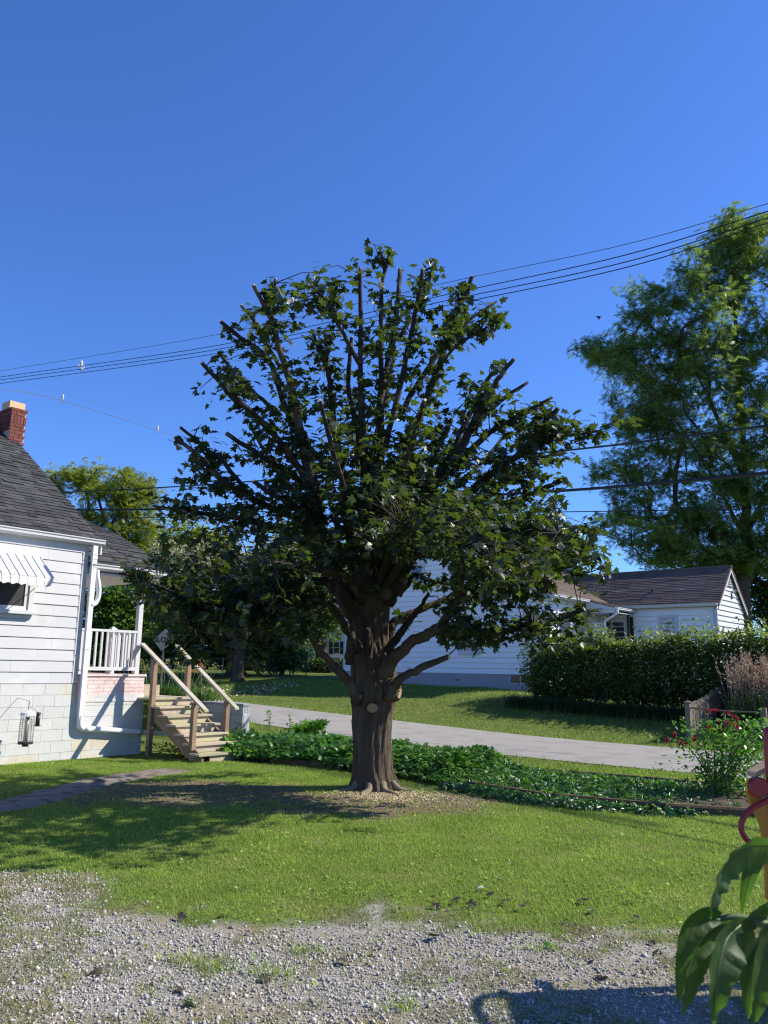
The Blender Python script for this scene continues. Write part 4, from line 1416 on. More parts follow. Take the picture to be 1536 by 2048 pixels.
for li, (pts, d0, d1, sawn) in enumerate(LIMBS):
    n = len(pts)
    W3 = np.array([tp(a, b, d0 + (d1 - d0) * i / (n - 1)) for i, (a, b, c) in enumerate(pts)])
    RD = np.array([c * (T0 + d0 + (d1 - d0) * i / (n - 1)) / F for i, (a, b, c) in enumerate(pts)])
    k = 4 if n > 3 else 5
    P = catmull(W3, k)
    Rr = np.interp(np.linspace(0, n - 1, len(P)), np.arange(n), RD)
    Rr = Rr * np.where(Rr < .085, .84, 1.0 - .16 * np.clip((.125 - Rr) / .04, 0, 1))
    jit = rng.normal(0, 1, P.shape) * (Rr * .16)[:, None]
    jit[0] = 0; jit[-2:] = 0
    P = P + jit
    mb = MB().tube(P, list(Rr * .97), 10, wob=.05, seed=li)
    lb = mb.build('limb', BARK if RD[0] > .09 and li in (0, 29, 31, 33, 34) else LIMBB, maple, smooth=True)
    if sawn:
        t = P[-1] - P[-2]; t /= np.linalg.norm(t)
        t2 = t + rng.normal(0, .16, 3); t2 /= np.linalg.norm(t2)
        MB().tube([P[-1] - t * .012, P[-1] + t2 * .008], float(Rr[-1]) * .97, 10).build('cut_face', CUT, lb)
    for i in range(len(P) - 1):
        limb_nodes.append((P[i], Rr[i], li, i / (len(P) - 1)))
# sawn scars on the trunk
for (px, py, rp, rq, dx, dy_) in ((796, 1381, 7.5, 14.5, .80, -.60), (745, 1416, 8, 8.5, -.10, -.99)):
    c = tp(px, py, -.30 if px > 780 else -.33)
    out = A3(dx, dy_, .05); out /= np.linalg.norm(out)
    u = np.cross(out, Zv); u /= np.linalg.norm(u)
    w_ = np.cross(u, out)
    ring = lambda s, o: [c + out * o + u * math.cos(a) * rp * s * 1.3 * T0 / F + w_ * math.sin(a) * rq * s * T0 / F for a in np.linspace(0, 2 * math.pi, 14, endpoint=False)]
    collar = MB()
    r0, r1, r2_ = ring(1.7, -.16), ring(1.35, -.01), ring(1.0, .012)
    vs = r0 + r1 + r2_
    fs = [(j * 14 + i, j * 14 + (i + 1) % 14, (j + 1) * 14 + (i + 1) % 14, (j + 1) * 14 + i) for j in range(2) for i in range(14)]
    cl = collar.add(vs, fs).build('branch_collar', BARK, maple, smooth=True)
    sc = MB().add(ring(1.0, .0125), [tuple(range(14))[::-1]]).add(ring(1.02, .004), [tuple(range(14))])
    sc.build('cut_face', CUTT, cl)
# roots and sawdust lumps at the foot
mb = MB()
for a, L in ((-1.15, .8), (-1.75, .55), (-.45, .5), (-2.5, .6)):
    d = A3(math.cos(a), math.sin(a), 0)
    b = A3(TX, TY, 0)
    mb.tube(catmull([b + d * .28 + Zv * .10, b + d * .40 + Zv * .02, b + d * (.42 + L * .35) + Zv * .0 + A3(.07 * math.sin(a * 5), .05, 0), b + d * (.42 + L * .7) - Zv * .03], 4), [.06, .06, .055, .05, .045, .045, .04, .035, .03, .03, .025, .02, .015], 8, wob=.08, seed=int(L * 100))
mb.build('roots', ROOTM, maple, smooth=True)

# foliage: clusters on twigs that spring from the limbs
LN = np.array([q[0] for q in limb_nodes]); LRD = np.array([q[1] for q in limb_nodes])
clus, twigs = [], []
crown_c = tp(760, 930, 0)
for p, r, li, t in limb_nodes:
    if t < .26 or t > (.90 if p[2] < 5.4 else .87) or li in (46, 47, 48): continue
    if p[2] > 5.2 and t > .78 and li not in (6, 14, 15, 20, 22) and rng.random() < .45: continue
    k = 2 if r < .075 else 1
    if p[2] < 2.6 and li in (33, 34): k = 0
    for _ in range(k):
        if rng.random() < (.74 if p[2] < 5.2 else .58):
            d = rng.normal(size=3); d[2] = abs(d[2]) * .5 + .1
            o = p - crown_c; d += .5 * o / (np.linalg.norm(o) + 1e-6)
            d /= np.linalg.norm(d)
            L = rng.uniform(.08, .34)
            clus.append(p + d * L); twigs.append((p, p + d * L))
BLOBS = [(560, 1190, 95, 45, -1.6), (450, 1195, 80, 34, -1.8), (340, 1165, 70, 16, -2.1), (400, 1245, 80, 24, -1.6), (520, 1245, 90, 34, -1.5), (620, 1230, 60, 18, -1.2), (600, 1120, 80, 34, -1.4), (500, 1120, 90, 26, -1.0), (650, 1000, 110, 36, -.6), (740, 950, 100, 40, -.8),
         (800, 1000, 110, 44, -1.2), (745, 850, 80, 26, -.6), (850, 900, 80, 26, -.6), (1000, 1085, 110, 44, -2.2), (1100, 1050, 90, 32, -1.8), (1155, 1085, 60, 18, -1.6), (960, 1140, 80, 22, -2.4), (1060, 1130, 80, 22, -1.4), (950, 1095, 70, 26, -3.3), (890, 1035, 70, 24, -3.1), (780, 1020, 80, 24, -2.9), (1050, 1075, 80, 24, -2.8), (900, 1050, 80, 20, -3.4), (990, 1120, 60, 14, -3.4), (700, 1060, 90, 34, -1.0),
         (760, 1090, 90, 36, -1.3), (500, 1060, 100, 24, 0), (400, 1060, 80, 18, .2), (355, 1020, 45, 9, .3), (420, 960, 60, 12, -.5), (480, 780, 90, 24, -.4), (430, 750, 50, 10, -.6), (600, 640, 60, 18, -.9), (570, 600, 45, 9, -.9), (640, 560, 35, 7, -1.0),
         (800, 620, 80, 16, 0), (850, 690, 80, 18, -.3), (880, 620, 60, 11, -.3), (950, 640, 50, 10, -.3), (760, 700, 70, 14, 0), (1000, 820, 80, 20, -.6), (1065, 830, 55, 12, -.6), (1050, 900, 70, 14, -.6), (1000, 960, 90, 24, 0), (900, 1020, 90, 26, -1.0),
         (640, 860, 80, 20, 0), (560, 900, 90, 22, 0), (620, 760, 60, 12, .4), (850, 780, 80, 20, 0), (960, 1230, 90, 26, -1.0), (900, 1260, 60, 13, -1.0), (1080, 1230, 70, 14, -1.4), (1140, 1260, 35, 6, -1.6), (1050, 1190, 70, 15, -.8), (960, 1290, 50, 9, -.9), (1170, 1130, 60, 12, -1.2), (830, 1190, 50, 8, -.6),
         (700, 560, 25, 3, -.9), (740, 540, 35, 6, 0), (285, 1130, 40, 6, -2.2), (330, 1230, 40, 7, -1.6), (860, 1060, 80, 22, .6), (680, 1170, 50, 12, -1.2), (770, 1010, 70, 22, .8), (690, 930, 80, 22, .8)]
for (px, py, rp, n, dy) in BLOBS:
    for _ in range(int(n * (.78 if py > 850 else .52) + .5)):
        a = rng.uniform(0, 2 * math.pi); q = math.sqrt(rng.random())
        c = tp(px + rp * q * math.cos(a), py + rp * q * math.sin(a) * .85, dy + rng.normal(0, .45))
        j = int(np.argmin(np.linalg.norm(LN - c, axis=1) + 2.0 * np.maximum(LN[:, 2] - c[2] - .2, 0)))
        clus.append(c); twigs.append((LN[j], c))
clus = np.array(clus)
# the trunk and the feet of the main limbs stand clear of leaves, and so does the wall seen right of them
cx, cy, _f = proj(clus)
clear = (cx > 632) & (cx < 800) & (cy > 1125) & (cy < 1360) & (clus[:, 1] < T0 + .5)
clear |= (cx >= 765) & (cx < 895) & (cy > 1100) & (cy < 1345)
clear |= (cx >= 690) & (cx < 1010) & (cy > 1270)
clear |= (cx > 285) & (cx < 352) & (cy > 1232) & (cy < 1330)
kp = ~clear | (rng.random(len(clus)) < .06)
clus = clus[kp]
twigs = [w for w, k in zip(twigs, kp) if k]
mb = MB()
for a, b in twigs:
    L = np.linalg.norm(b - a)
    if L > .75:
        a = b + (a - b) * .5 * (.75 / L)
        L = .4
    mid = (a + b) / 2 + rng.normal(0, .04, 3) + A3(0, 0, .10 * L)
    mb.tube([a, mid, b], [.0085 + .003 * L, .007, .0035], 4, cap=False)
mb.build('twigs', TWIG, maple)
cnt = np.where(clus[:, 2] < 4.9, rng.integers(6, 13, len(clus)), rng.integers(5, 10, len(clus)))
LP, LD = [], []
for c, k in zip(clus, cnt):
    d = rng.normal(size=(k, 3)); d /= np.linalg.norm(d, axis=1, keepdims=True)
    LP.append(c + d * rng.uniform(.03, .17, (k, 1)) + A3(0, 0, -.03)); LD.append(d)
LP = np.vstack(LP); LD = np.vstack(LD)
fwd = LD * A3(1, 1, .25) + A3(0, 0, -.55)
nrm = A3(0, 0, 1) + rng.normal(0, .55, LP.shape) + LD * .35
LB = bases(nrm, fwd)
LS_ = rng.uniform(.082, .155, len(LP)) * np.clip(LP[:, 1] / 11.0, .82, 1.05)
# the leaves nearest the camera are pieces of their own
dc = np.linalg.norm(LP - C0, axis=1)
near = np.argsort(dc)[:280]
mask = np.ones(len(LP), bool); mask[near] = False
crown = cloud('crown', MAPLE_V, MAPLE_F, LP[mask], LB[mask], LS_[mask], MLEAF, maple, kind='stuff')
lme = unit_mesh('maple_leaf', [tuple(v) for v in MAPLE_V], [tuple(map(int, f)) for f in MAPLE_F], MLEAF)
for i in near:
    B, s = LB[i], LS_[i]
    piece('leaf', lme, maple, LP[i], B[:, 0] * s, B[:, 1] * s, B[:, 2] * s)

# ---------------------------------------------------------------- other trees


def grow(base, hgt, targets, rg, droop=.0, step=.9, seeds=()):
    A = np.zeros((40000, 3))
    par = [-1] + list(range(6))
    for i in range(7):
        A[i] = np.asarray(base, float) + A3(0, 0, hgt * i / 6) + A3(rg.normal(0, .05), rg.normal(0, .05), 0) * i
    n = 7
    for sd in seeds:
        sd = catmull(sd, 5)
        p = int(np.argmin(np.linalg.norm(A[:n] - sd[0], axis=1)))
        for q in sd:
            A[n] = q + rg.normal(0, .05, 3); par.append(p); p = n; n += 1
    order = np.argsort(np.linalg.norm(targets - A[6], axis=1))
    for i in order:
        t = targets[i]
        dv = t - A[:n]
        d = np.sqrt((dv * dv).sum(1))
        cost = d + 1.2 * np.maximum(A[:n, 2] - t[2] + .15 * d, 0)
        cost[:3] += 3
        j = int(np.argmin(cost))
        k = max(1, int(d[j] / step))
        p, a0, v0, d0 = j, A[j].copy(), dv[j].copy(), d[j]
        for q in range(1, k + 1):
            f = q / k
            A[n] = a0 + v0 * f + rg.normal(0, .035 * step, 3) * (q < k) + A3(0, 0, .05 * d0 * math.sin(math.pi * f))
            par.append(p); p = n; n += 1
    return A[:n].copy(), np.array(par)


def tree(name, label, base, hgt, blobs, Y, ntar, leaves, leafm, tmpl, size, seed, r0=.25, spread=.5, extra=None, group=None, cat='tree', barkm=None, flat=.6, droopy=.3, seeds=(), vs_=.7):
    rg = np.random.default_rng(seed)
    t = root(name, label, cat, base, group)
    tg = []
    wts = np.array([b[2] * b[3] for b in blobs], float); wts /= wts.sum()
    for b, w in zip(blobs, wts):
        n = max(3, int(ntar * w))
        v = rg.normal(size=(n, 3)); v /= np.linalg.norm(v, axis=1, keepdims=True)
        v *= rg.random((n, 1)) ** .45
        c = at(b[0], b[1], Y + (b[4] if len(b) > 4 else 0))
        sx, sz = b[2] * Y / F, b[3] * Y / F
        tg.append(c + v * A3(sx, (sx + sz) / 2 * .9, sz))
    tg = np.vstack(tg)
    tg[:, 2] = np.maximum(tg[:, 2], base[2] + .15 * hgt)
    nodes, par = grow(base, hgt, tg, rg, step=max(.5, hgt * .09), seeds=[[at(a, b, Y + d) for a, b, d in sd] for sd in seeds])
    n = len(nodes)
    tips = np.zeros(n)
    ch = [[] for _ in range(n)]
    for i in range(n):
        if par[i] >= 0: ch[par[i]].append(i)
    cm = np.array([c[0] if c else i for i, c in enumerate(ch)])
    for _ in range(4):
        sm_ = .5 * nodes + .25 * nodes[np.maximum(par, 0)] + .25 * nodes[cm]
        sm_[:2] = nodes[:2]
        nodes = sm_
    for i in range(n - 1, -1, -1):
        if not ch[i]: tips[i] += 1
        if par[i] >= 0: tips[par[i]] += tips[i]
    rad = r0 * (tips / tips[0]) ** .52
    rad = np.maximum(rad, r0 * .022)
    mb = MB()
    stack = [(0, None)]
    while stack:
        i, frm = stack.pop()
        path = ([frm] if frm is not None else []) + [i]
        cur = i
        while ch[cur]:
            nx_ = max(ch[cur], key=lambda c: tips[c])
            for c in ch[cur]:
                if c != nx_: stack.append((c, cur))
            path.append(nx_); cur = nx_
        if len(path) < 2: continue
        rr_ = [min(rad[p], rad[path[1]] * 1.1) if k == 0 and frm is not None else rad[p] for k, p in enumerate(path)]
        pts = [nodes[p] for p in path]
        if path[0] == 0: rr_[0] *= 1.5
        mb.tube(pts, rr_, 7 if rr_[0] > .05 else 4, cap=False)
    mb.build('trunk', barkm or BBARK, t, smooth=True)
    tipn = nodes[(rad < r0 * .22) | (tips <= 1)]
    tipn = tipn[tipn[:, 2] > base[2] + .2 * hgt]
    k = max(1, leaves // len(tipn))
    P = np.repeat(tipn, k, 0)
    P = P + rg.normal(0, spread, P.shape) * A3(1, 1, vs_)
    D = rg.normal(size=P.shape)
    fw = D + A3(0, 0, -droopy)
    nm = A3(0, 0, 1) * 1.0 + rg.normal(0, flat, P.shape)
    S = size * rg.uniform(.65, 1.3, len(P))
    cloud('crown', tmpl[0], tmpl[1], P, bases(nm, fw, rg), S, leafm, t, kind='stuff')
    if extra:
        em, en, es, zt = extra
        top = P[np.argsort(-(P[:, 2] - .6 * P[:, 1] * 0 + rg.normal(0, zt, len(P))))[:en * 3]]
        top = top[rg.permutation(len(top))[:en]]
        Q_ = np.repeat(top, 5, 0) + rg.normal(0, .16, (len(top) * 5, 3)) + A3(0, -.1, .1)
        cloud('blossom', DIA_V, DIA_F, Q_, bases(A3(0, 0, 1) + rg.normal(0, .35, Q_.shape), None, rg), es * rg.uniform(.7, 1.3, len(Q_)), em, t, kind='stuff')
    return t


def foot(px, Y, dz=0.0):
    p = at(px, 1352, Y)
    p[2] = float(ground_z(np.array([p[0]]), np.array([p[1]]))[0]) + dz - .05
    return p


FR = (FROND_V, FROND_F); DI = (DIA_V, DIA_F); OV = (OVAL_V, OVAL_F)
tree('locust_tree', 'tall open locust tree with feathery leaves rising behind the lane house wing', foot(1495, 44), 7.0,
     [(1490, 450, 90, 48), (1480, 500, 105, 75), (1420, 570, 90, 80), (1310, 630, 90, 70), (1235, 715, 90, 45), (1330, 730, 130, 90), (1290, 830, 105, 75), (1250, 945, 90, 60), (1360, 880, 120, 90), (1300, 1040, 120, 70), (1400, 1010, 120, 90), (1480, 700, 110, 130), (1500, 900, 110, 130), (1430, 1090, 140, 60), (1340, 1110, 90, 45), (1490, 1110, 90, 60), (1420, 1135, 120, 35), (1200, 700, 60, 35), (1640, 560, 120, 150), (1650, 800, 140, 170), (1640, 1020, 140, 130)],
     44, 2300, 44000, LGREEN, FR, .44, 21, r0=.46, spread=.36, droopy=.5, vs_=.4,
     seeds=[[(1497, 1180, 0), (1492, 1000, 0), (1482, 820, 0), (1470, 640, 0), (1462, 480, 0)],
            [(1495, 1090, 0), (1430, 960, -1), (1350, 840, -2), (1270, 750, -2), (1190, 700, -2)],
            [(1488, 960, 0), (1420, 800, 1), (1360, 680, 1), (1300, 600, 1), (1250, 570, 1)],
            [(1480, 800, 0), (1430, 660, -2), (1400, 560, -3), (1375, 480, -3)],
            [(1496, 1120, 0), (1400, 1010, 2), (1300, 950, 2), (1200, 925, 2)],
            [(1496, 1150, 0), (1380, 1080, -2), (1280, 1050, -3), (1210, 1040, -3)],
            [(1495, 1080, 0), (1560, 900, 1), (1620, 720, 2), (1660, 560, 2)],
            [(1495, 1130, 0), (1580, 1000, -2), (1680, 860, -3)],
            [(1490, 1000, 0), (1470, 820, -4), (1440, 660, -5), (1470, 560, -5)],
            [(1490, 1020, 0), (1440, 880, 4), (1380, 760, 5), (1400, 640, 5)]])
tree('yellow_locust_tree', 'yellow-green locust tree rising behind the white house roof', foot(225, 50), 4.5,
     [(230, 975, 90, 52), (140, 955, 55, 38), (285, 1010, 55, 50), (170, 1045, 90, 50), (250, 1060, 80, 50), (90, 1000, 50, 50)],
     50, 420, 7000, YGREEN, FR, .42, 22, r0=.34, spread=.34, droopy=.4)
tree('bright_green_tree', 'bright yellow-green tree standing behind the flowering dogwood', foot(385, 54), 4.0,
     [(375, 1075, 60, 45), (320, 1110, 70, 55), (440, 1100, 50, 40)], 54, 160, 6000, YGREEN, DI, .30, 23, r0=.3, spread=.45)
tree('dogwood_tree', 'dark dogwood with creamy white blossom beyond the lane', foot(475, 36), 2.0,
     [(390, 1125, 80, 45), (330, 1165, 70, 60), (450, 1160, 95, 60), (540, 1140, 70, 60), (600, 1180, 60, 60), (380, 1215, 105, 55), (500, 1220, 110, 50)], 36, 260, 15000, DGREEN, OV, .20, 24, r0=.26, spread=.38, extra=(CREAM, 1300, .14, .8), droopy=.5)
tree('leafy_tree', 'mid-green leafy tree seen through the white porch railing', foot(215, 42), 2.2,
     [(215, 1205, 70, 55), (265, 1240, 60, 60), (180, 1260, 60, 50), (300, 1290, 60, 40), (235, 1300, 70, 40)], 42, 170, 9500, MGREEN, OV, .24, 25, r0=.22, spread=.5)
tree('round_shrub', 'glossy round green shrub beyond the chain-link fence gate', foot(562, 41), .7,
     [(560, 1300, 46, 38), (540, 1315, 40, 28), (585, 1310, 30, 30)], 41, 70, 3800, MGREEN, OV, .17, 26, r0=.12, spread=.22, cat='shrub')
tree('dark_tree', 'dark shady tree with a thick trunk by the chain-link fence', foot(470, 39.5), 1.9,
     [(470, 1265, 90, 36), (400, 1275, 70, 36), (540, 1255, 70, 40), (350, 1290, 60, 40)], 39.5, 120, 7500, DGREEN, OV, .24, 27, r0=.42, spread=.42)
tree('shade_tree', 'dense dark tree filling the gap behind the fence', foot(330, 52), 2.5,
     [(330, 1230, 110, 70), (450, 1240, 90, 70), (560, 1215, 90, 80), (240, 1270, 90, 60), (400, 1310, 140, 30), (520, 1305, 110, 30)], 52, 190, 12000, DGREEN, OV, .36, 28, r0=.35, spread=.7)
tree('tall_shade_tree', 'tall green tree rising behind the maple trunk', foot(640, 56), 4.0,
     [(640, 1130, 70, 80), (590, 1080, 50, 50), (690, 1180, 50, 70), (640, 1230, 80, 40)], 56, 110, 7000, MGREEN, OV, .34, 29, r0=.4, spread=.7)
tree('backyard_tree', 'green tree rising behind the lane house gable', foot(830, 62), 6.0,
     [(825, 960, 34, 48), (800, 1030, 60, 55), (870, 1030, 55, 50), (960, 1060, 80, 60), (1050, 1075, 80, 60), (1130, 1100, 60, 45)], 62, 150, 8000, MGREEN, OV, .36, 30, r0=.4, spread=.75)
tree('corner_tree', 'dark evergreen-like tree close behind the wing gable end', foot(1545, 46), 3.0,
     [(1520, 1180, 42, 80), (1560, 1230, 50, 70), (1600, 1150, 70, 120)], 46, 120, 6500, DGREEN, OV, .30, 31, r0=.3, spread=.5)

tl = []
rg = np.random.default_rng(50)
for px in range(-260, 2000, 26):
    n = 90
    c = at(px, 1330, 92)
    p = c + rg.normal(0, 1, (n, 3)) * A3(2.2, 3.0, 1.0)
    p[:, 2] = rg.uniform(.8, 4.8 + 2.2 * math.sin(px * .011) + rg.uniform(-.8, 1.2), n)
    tl.append(p)
tl = np.vstack(tl)
cloud('distant_treeline', OVAL_V, OVAL_F, tl, bases(A3(0, 0, 1) + rg.normal(0, .6, tl.shape), None, rg), rg.uniform(.7, 1.3, len(tl)), DGREEN, kind='stuff')
bpy.data.objects['distant_treeline']['label'] = 'dark distant line of woodland behind the far houses'
bpy.data.objects['distant_treeline']['category'] = 'woodland'


# ---------------------------------------------------------------- hedge, borders, fence across the lane
def gzz(P):
    return ground_z(P[:, 0], P[:, 1])


rg = np.random.default_rng(60)
hr, hw_ = 24.2, .75
n = 46000
l = rg.uniform(2.0, 13.1, n)
u = rg.normal(size=(n, 2)); u /= np.linalg.norm(u, axis=1, keepdims=True); u *= (rg.random((n, 1)) ** .3)
topz = 2.66 + .34 * (fbm(l * 1.1, l * 0, 4) - .5) * 2 - .35 * sstep(11.8, 13.1, l)
u *= (1 + .45 * (fbm(l * 1.5, u[:, 1] * 1.7 + u[:, 0], 15) - .5))[:, None]
x = hr + u[:, 0] * (hw_ + .25 * (fbm(l * .8, l * 0 + 3, 6) - .4))
P = x[:, None] * Rv + l[:, None] * Lv
z0 = gzz(P) + .08
zc, zh = (topz + z0) / 2, (topz - z0) / 2
P[:, 2] = zc + u[:, 1] * zh * (1 + .10 * rg.normal(size=n) * (u[:, 1] > .5))
hedge = root('hedge', 'long dense green hedge in front of the lane house wing', 'hedge', RL(hr, 8, .6))
cloud('foliage', DIA_V, DIA_F, P, bases(A3(0, 0, .8) + rg.normal(0, .6, P.shape), None, rg), rg.uniform(.08, .16, n), HEDGE, hedge, kind='stuff')
mb = MB()
for i in range(60):
    li_ = rg.uniform(2.0, 13.0)
    b = RL(hr + rg.normal(0, .2), li_, 0); b[2] = float(gzz(b[None])[0])
    mb.tube([b, b + A3(rg.normal(0, .2), rg.normal(0, .2), 1.0), b + A3(rg.normal(0, .4), rg.normal(0, .4), rg.uniform(1.5, 2.0))], [.025, .018, .008], 4, cap=False)
mb.build('stems', BBARK, hedge)
# sparse taller shrub at the left end of the hedge
def bush(name, label, c, rad, n, size, m, rg, cat='shrub', stems=14):
    b = np.array([c[0], c[1], 0.0]); b[2] = float(gzz(b[None])[0])
    t = root(name, label, cat, b)
    v = rg.normal(size=(n, 3)); v /= np.linalg.norm(v, axis=1, keepdims=True); v *= rg.random((n, 1)) ** .4
    P = np.array(c) + v * np.array(rad) * (1 + .25 * rg.normal(size=(n, 1)) * .5)
    P[:, 2] = np.maximum(P[:, 2], b[2] + .05)
    cloud('foliage', OVAL_V, OVAL_F, P, bases(A3(0, 0, 1) + rg.normal(0, .5, P.shape), None, rg), size * rg.uniform(.7, 1.3, n), m, t, kind='stuff')
    mb = MB()
    for k in range(stems):
        e = P[rg.integers(n)]
        mb.tube([b + A3(rg.normal(0, .08), rg.normal(0, .08), 0), (b + e) / 2 + A3(0, 0, .15), e], [.02, .013, .005], 4, cap=False)
    mb.build('stems', BBARK, t)
    return t
q = RL(24.5, 13.4, 0)
bush('loose_shrub', 'loose twiggy shrub at the left end of the hedge', (q[0], q[1], 1.75), (.62, .62, 1.0), 2600, .085, HEDGE, rg)
# paler shoots standing out of the hedge top
n = 3600
l = rg.uniform(2.0, 12.9, n)
P = (hr + rg.uniform(-.7, .7, n))[:, None] * Rv + l[:, None] * Lv
P[:, 2] = 2.62 + .34 * (fbm(l * 1.1, l * 0, 4) - .5) * 2 - .35 * sstep(11.8, 13.1, l) + np.abs(rg.normal(0, .13, n)) * (.4 + 1.2 * (fbm(l * 3, l * 0, 8) > .5))
cloud('pale_top_shoots', DIA_V, DIA_F, P, bases(A3(0, 0, .7) + rg.normal(0, .6, P.shape), A3(0, 0, 1) + rg.normal(0, .6, P.shape), rg), rg.uniform(.07, .13, n), SHOOT, hedge, kind='stuff')
# lily-turf border along its foot
n = 5200
l = rg.uniform(3.0, 13.6, n)
P = (hr - 1.0 - rg.uniform(0, .45, n))[:, None] * Rv + l[:, None] * Lv
P[:, 2] = gzz(P)
V, T = straps(P, rg.uniform(.38, .68, n), rg.uniform(.008, .014, n), rg.uniform(.5, 1.1, n), rg)
o = from_np('lily_turf_border', V, T, STRAPD, kind='stuff')
props(o, 'dark strappy lily-turf border along the foot of the hedge', 'border plants')

fq = gz(1380, 1488, 0.0)
fr0, fl0 = float(fq @ Rv), float(fq @ Lv)
fen = root('wood_fence', 'grey weathered picket fence panel with a post by the lane', 'fence', RL(fr0, fl0, 0))
FE = lambda d, n, z: RL(fr0 + d, fl0 - n, z)
ptop = .98
MB().fbox(FE, -.06, .06, -.06, .06, -.05, ptop).build('post', FENCEW, fen)
ct = FE(0, 0, ptop + .07)
MB().fbox(FE, -.08, .08, -.08, .08, ptop, ptop + .025).add([FE(-.08, -.08, ptop + .025), FE(.08, -.08, ptop + .025), FE(.08, .08, ptop + .025), FE(-.08, .08, ptop + .025), ct], [(0, 1, 4), (1, 2, 4), (2, 3, 4), (3, 0, 4)]).build('post_cap', FENCEW, fen)
zz = lambda d: float(gzz(RL(fr0 + d, fl0, 0)[None])[0])
for i in range(24):
    d = .10 + i * .135
    zb = zz(d)
    fpiece('fence_board', ubox(FENCEW), fen, FE, d, d + .12, -.012 + random.uniform(-.003, .003), .012, zb + .05, zb + .92 + random.uniform(-.015, .01))
for h in (.25, .78):
    o = FE(.07, .014, h); d = FE(3.4, .014, h + zz(3.4)) - o
    MB().box(o, d, -.04 * Lv, .085 * Zv).build('fence_rail', FENCEW, fen)
fpiece('post', ubox(FENCEW), fen, FE, 3.4, 3.5, -.05, .05, zz(3.4) - .05, zz(3.4) + 1.05)
q2 = pl(1532, 1488, RL(fr0, 0), Rv)
gap = fl0 - float(q2 @ Lv)
rf = root('rail_fence', 'low rail with a slim middle post between two wooden posts beside the lane', 'fence', FE(0, gap / 2, 0))
MB().fbox(FE, -.06, .06, gap - .06, gap + .06, -.05, .94).build('post', FENCEW, rf)
MB().tube(catmull([FE(-.0, .07, .87), FE(0, gap * .5, .83), FE(0, gap - .07, .83)], 4), .022, 7).build('rail', FENCEW, rf)
MB().fbox(FE, -.02, .02, gap * .48, gap * .48 + .04, -.05, .82).build('slim_post', FENCEW, rf)
MB().tube([FE(.0, .07, .06), FE(0, gap - .06, .06)], .018, 5).build('wire', DARKM, rf)

# plumed ornamental grass behind the rail
n = 1500
og = root('ornamental_grass', 'tall ornamental grass with pinkish tan plumes behind the rail', 'ornamental grass', RL(22.8, 5.6, .3))
P = (22.9 + rg.uniform(-.9, .9, n))[:, None] * Rv + (rg.uniform(1.2, 6.7, n))[:, None] * Lv
P[:, 2] = gzz(P)
V, T = straps(P, rg.uniform(.8, 1.5, n), rg.uniform(.006, .010, n), rg.uniform(.3, .7, n), rg)
from_np('blades', V, T, STRAP, og, kind='stuff')
mb = MB(); PP, FW = [], []
for i in range(680):
    b = RL(22.9 + rg.uniform(-.8, .8), rg.uniform(1.2, 6.7), 0); b[2] = float(gzz(b[None])[0])
    h = rg.uniform(1.35, 1.85)
    tip = b + A3(rg.normal(0, .16), rg.normal(0, .16), h)
    mb.tube([b, tip], [.004, .003], 3, cap=False)
    for k in range(16):
        f = rg.uniform(.68, 1.03)
        PP.append(b + (tip - b) * f + rg.normal(0, .022, 3)); FW.append(A3(*rg.normal(0, .6, 2), .8))
mb.build('stalks', PLUME, og)
PP = np.array(PP); FW = np.array(FW)
cloud('plumes', DIA_V * A3(.5, 1, 1), DIA_F, PP, bases(rg.normal(size=PP.shape), FW, rg), rg.uniform(.05, .11, len(PP)), PLUME, og, kind='stuff')

# chain-link fence beyond the bank
cf = root('chain_link_fence', 'green and grey chain-link fence behind the bank under the trees', 'fence', at(500, 1352, 40))
A_, B_ = at(300, 1354, 38), at(612, 1351, 41)
A_[2] = float(gzz(A_[None])[0]); B_[2] = float(gzz(B_[None])[0])
hh = .92
for i in range(10):
    p = A_ + (B_ - A_) * i / 9
    MB().tube([p - .1 * Zv, p + (hh + .06) * Zv], .03, 6).build('post', CHAIN if i > 5 else CHAING, cf)
MB().tube([A_ + hh * Zv, A_ + (B_ - A_) * .55 + hh * Zv], .022, 6).build('top_rail', CHAING, cf)
MB().tube([A_ + (B_ - A_) * .55 + hh * Zv, B_ + hh * Zv], .022, 6).build('top_rail', CHAIN, cf)
V, T = [], []
L = np.linalg.norm(B_ - A_); ux = (B_ - A_) / L
for s in (1, -1):
    for k in range(int((L + hh) / .09)):
        x0 = k * .09 - (hh if s > 0 else 0)
        xa, xb, za, zb = x0, x0 + hh * s, .03, hh
        if s > 0 and xa < 0: za += -xa; xa = 0
        if s > 0 and xb > L: zb -= xb - L; xb = L
        if s < 0 and xb < 0: zb += xb; xb = 0
        if xa < 0 or xa > L or zb <= za: continue
        a = A_ + ux * xa + za * Zv; b = A_ + ux * xb + zb * Zv
        q = len(V)
        w = ux * .004
        V += [a - w, a + w, b + w, b - w]; T += [(q, q + 1, q + 2), (q, q + 2, q + 3)]
from_np('mesh', np.array(V), np.array(T), CHAIN, cf, kind='stuff')
# black clipped hedge before the far house
n = 2600
c = at(655, 1336, 50)
P = c + np.column_stack([rg.uniform(-1.7, 1.9, n), rg.uniform(-.5, .5, n), rg.uniform(-.3, .55, n)])
dh = root('dark_hedge', 'low dark clipped hedge in front of the far house', 'hedge', c - A3(0, 0, .4))
cloud('foliage', OVAL_V, OVAL_F, P, bases(A3(0, 0, 1) + rg.normal(0, .6, P.shape), None, rg), rg.uniform(.12, .2, n), DGREEN, dh, kind='stuff')

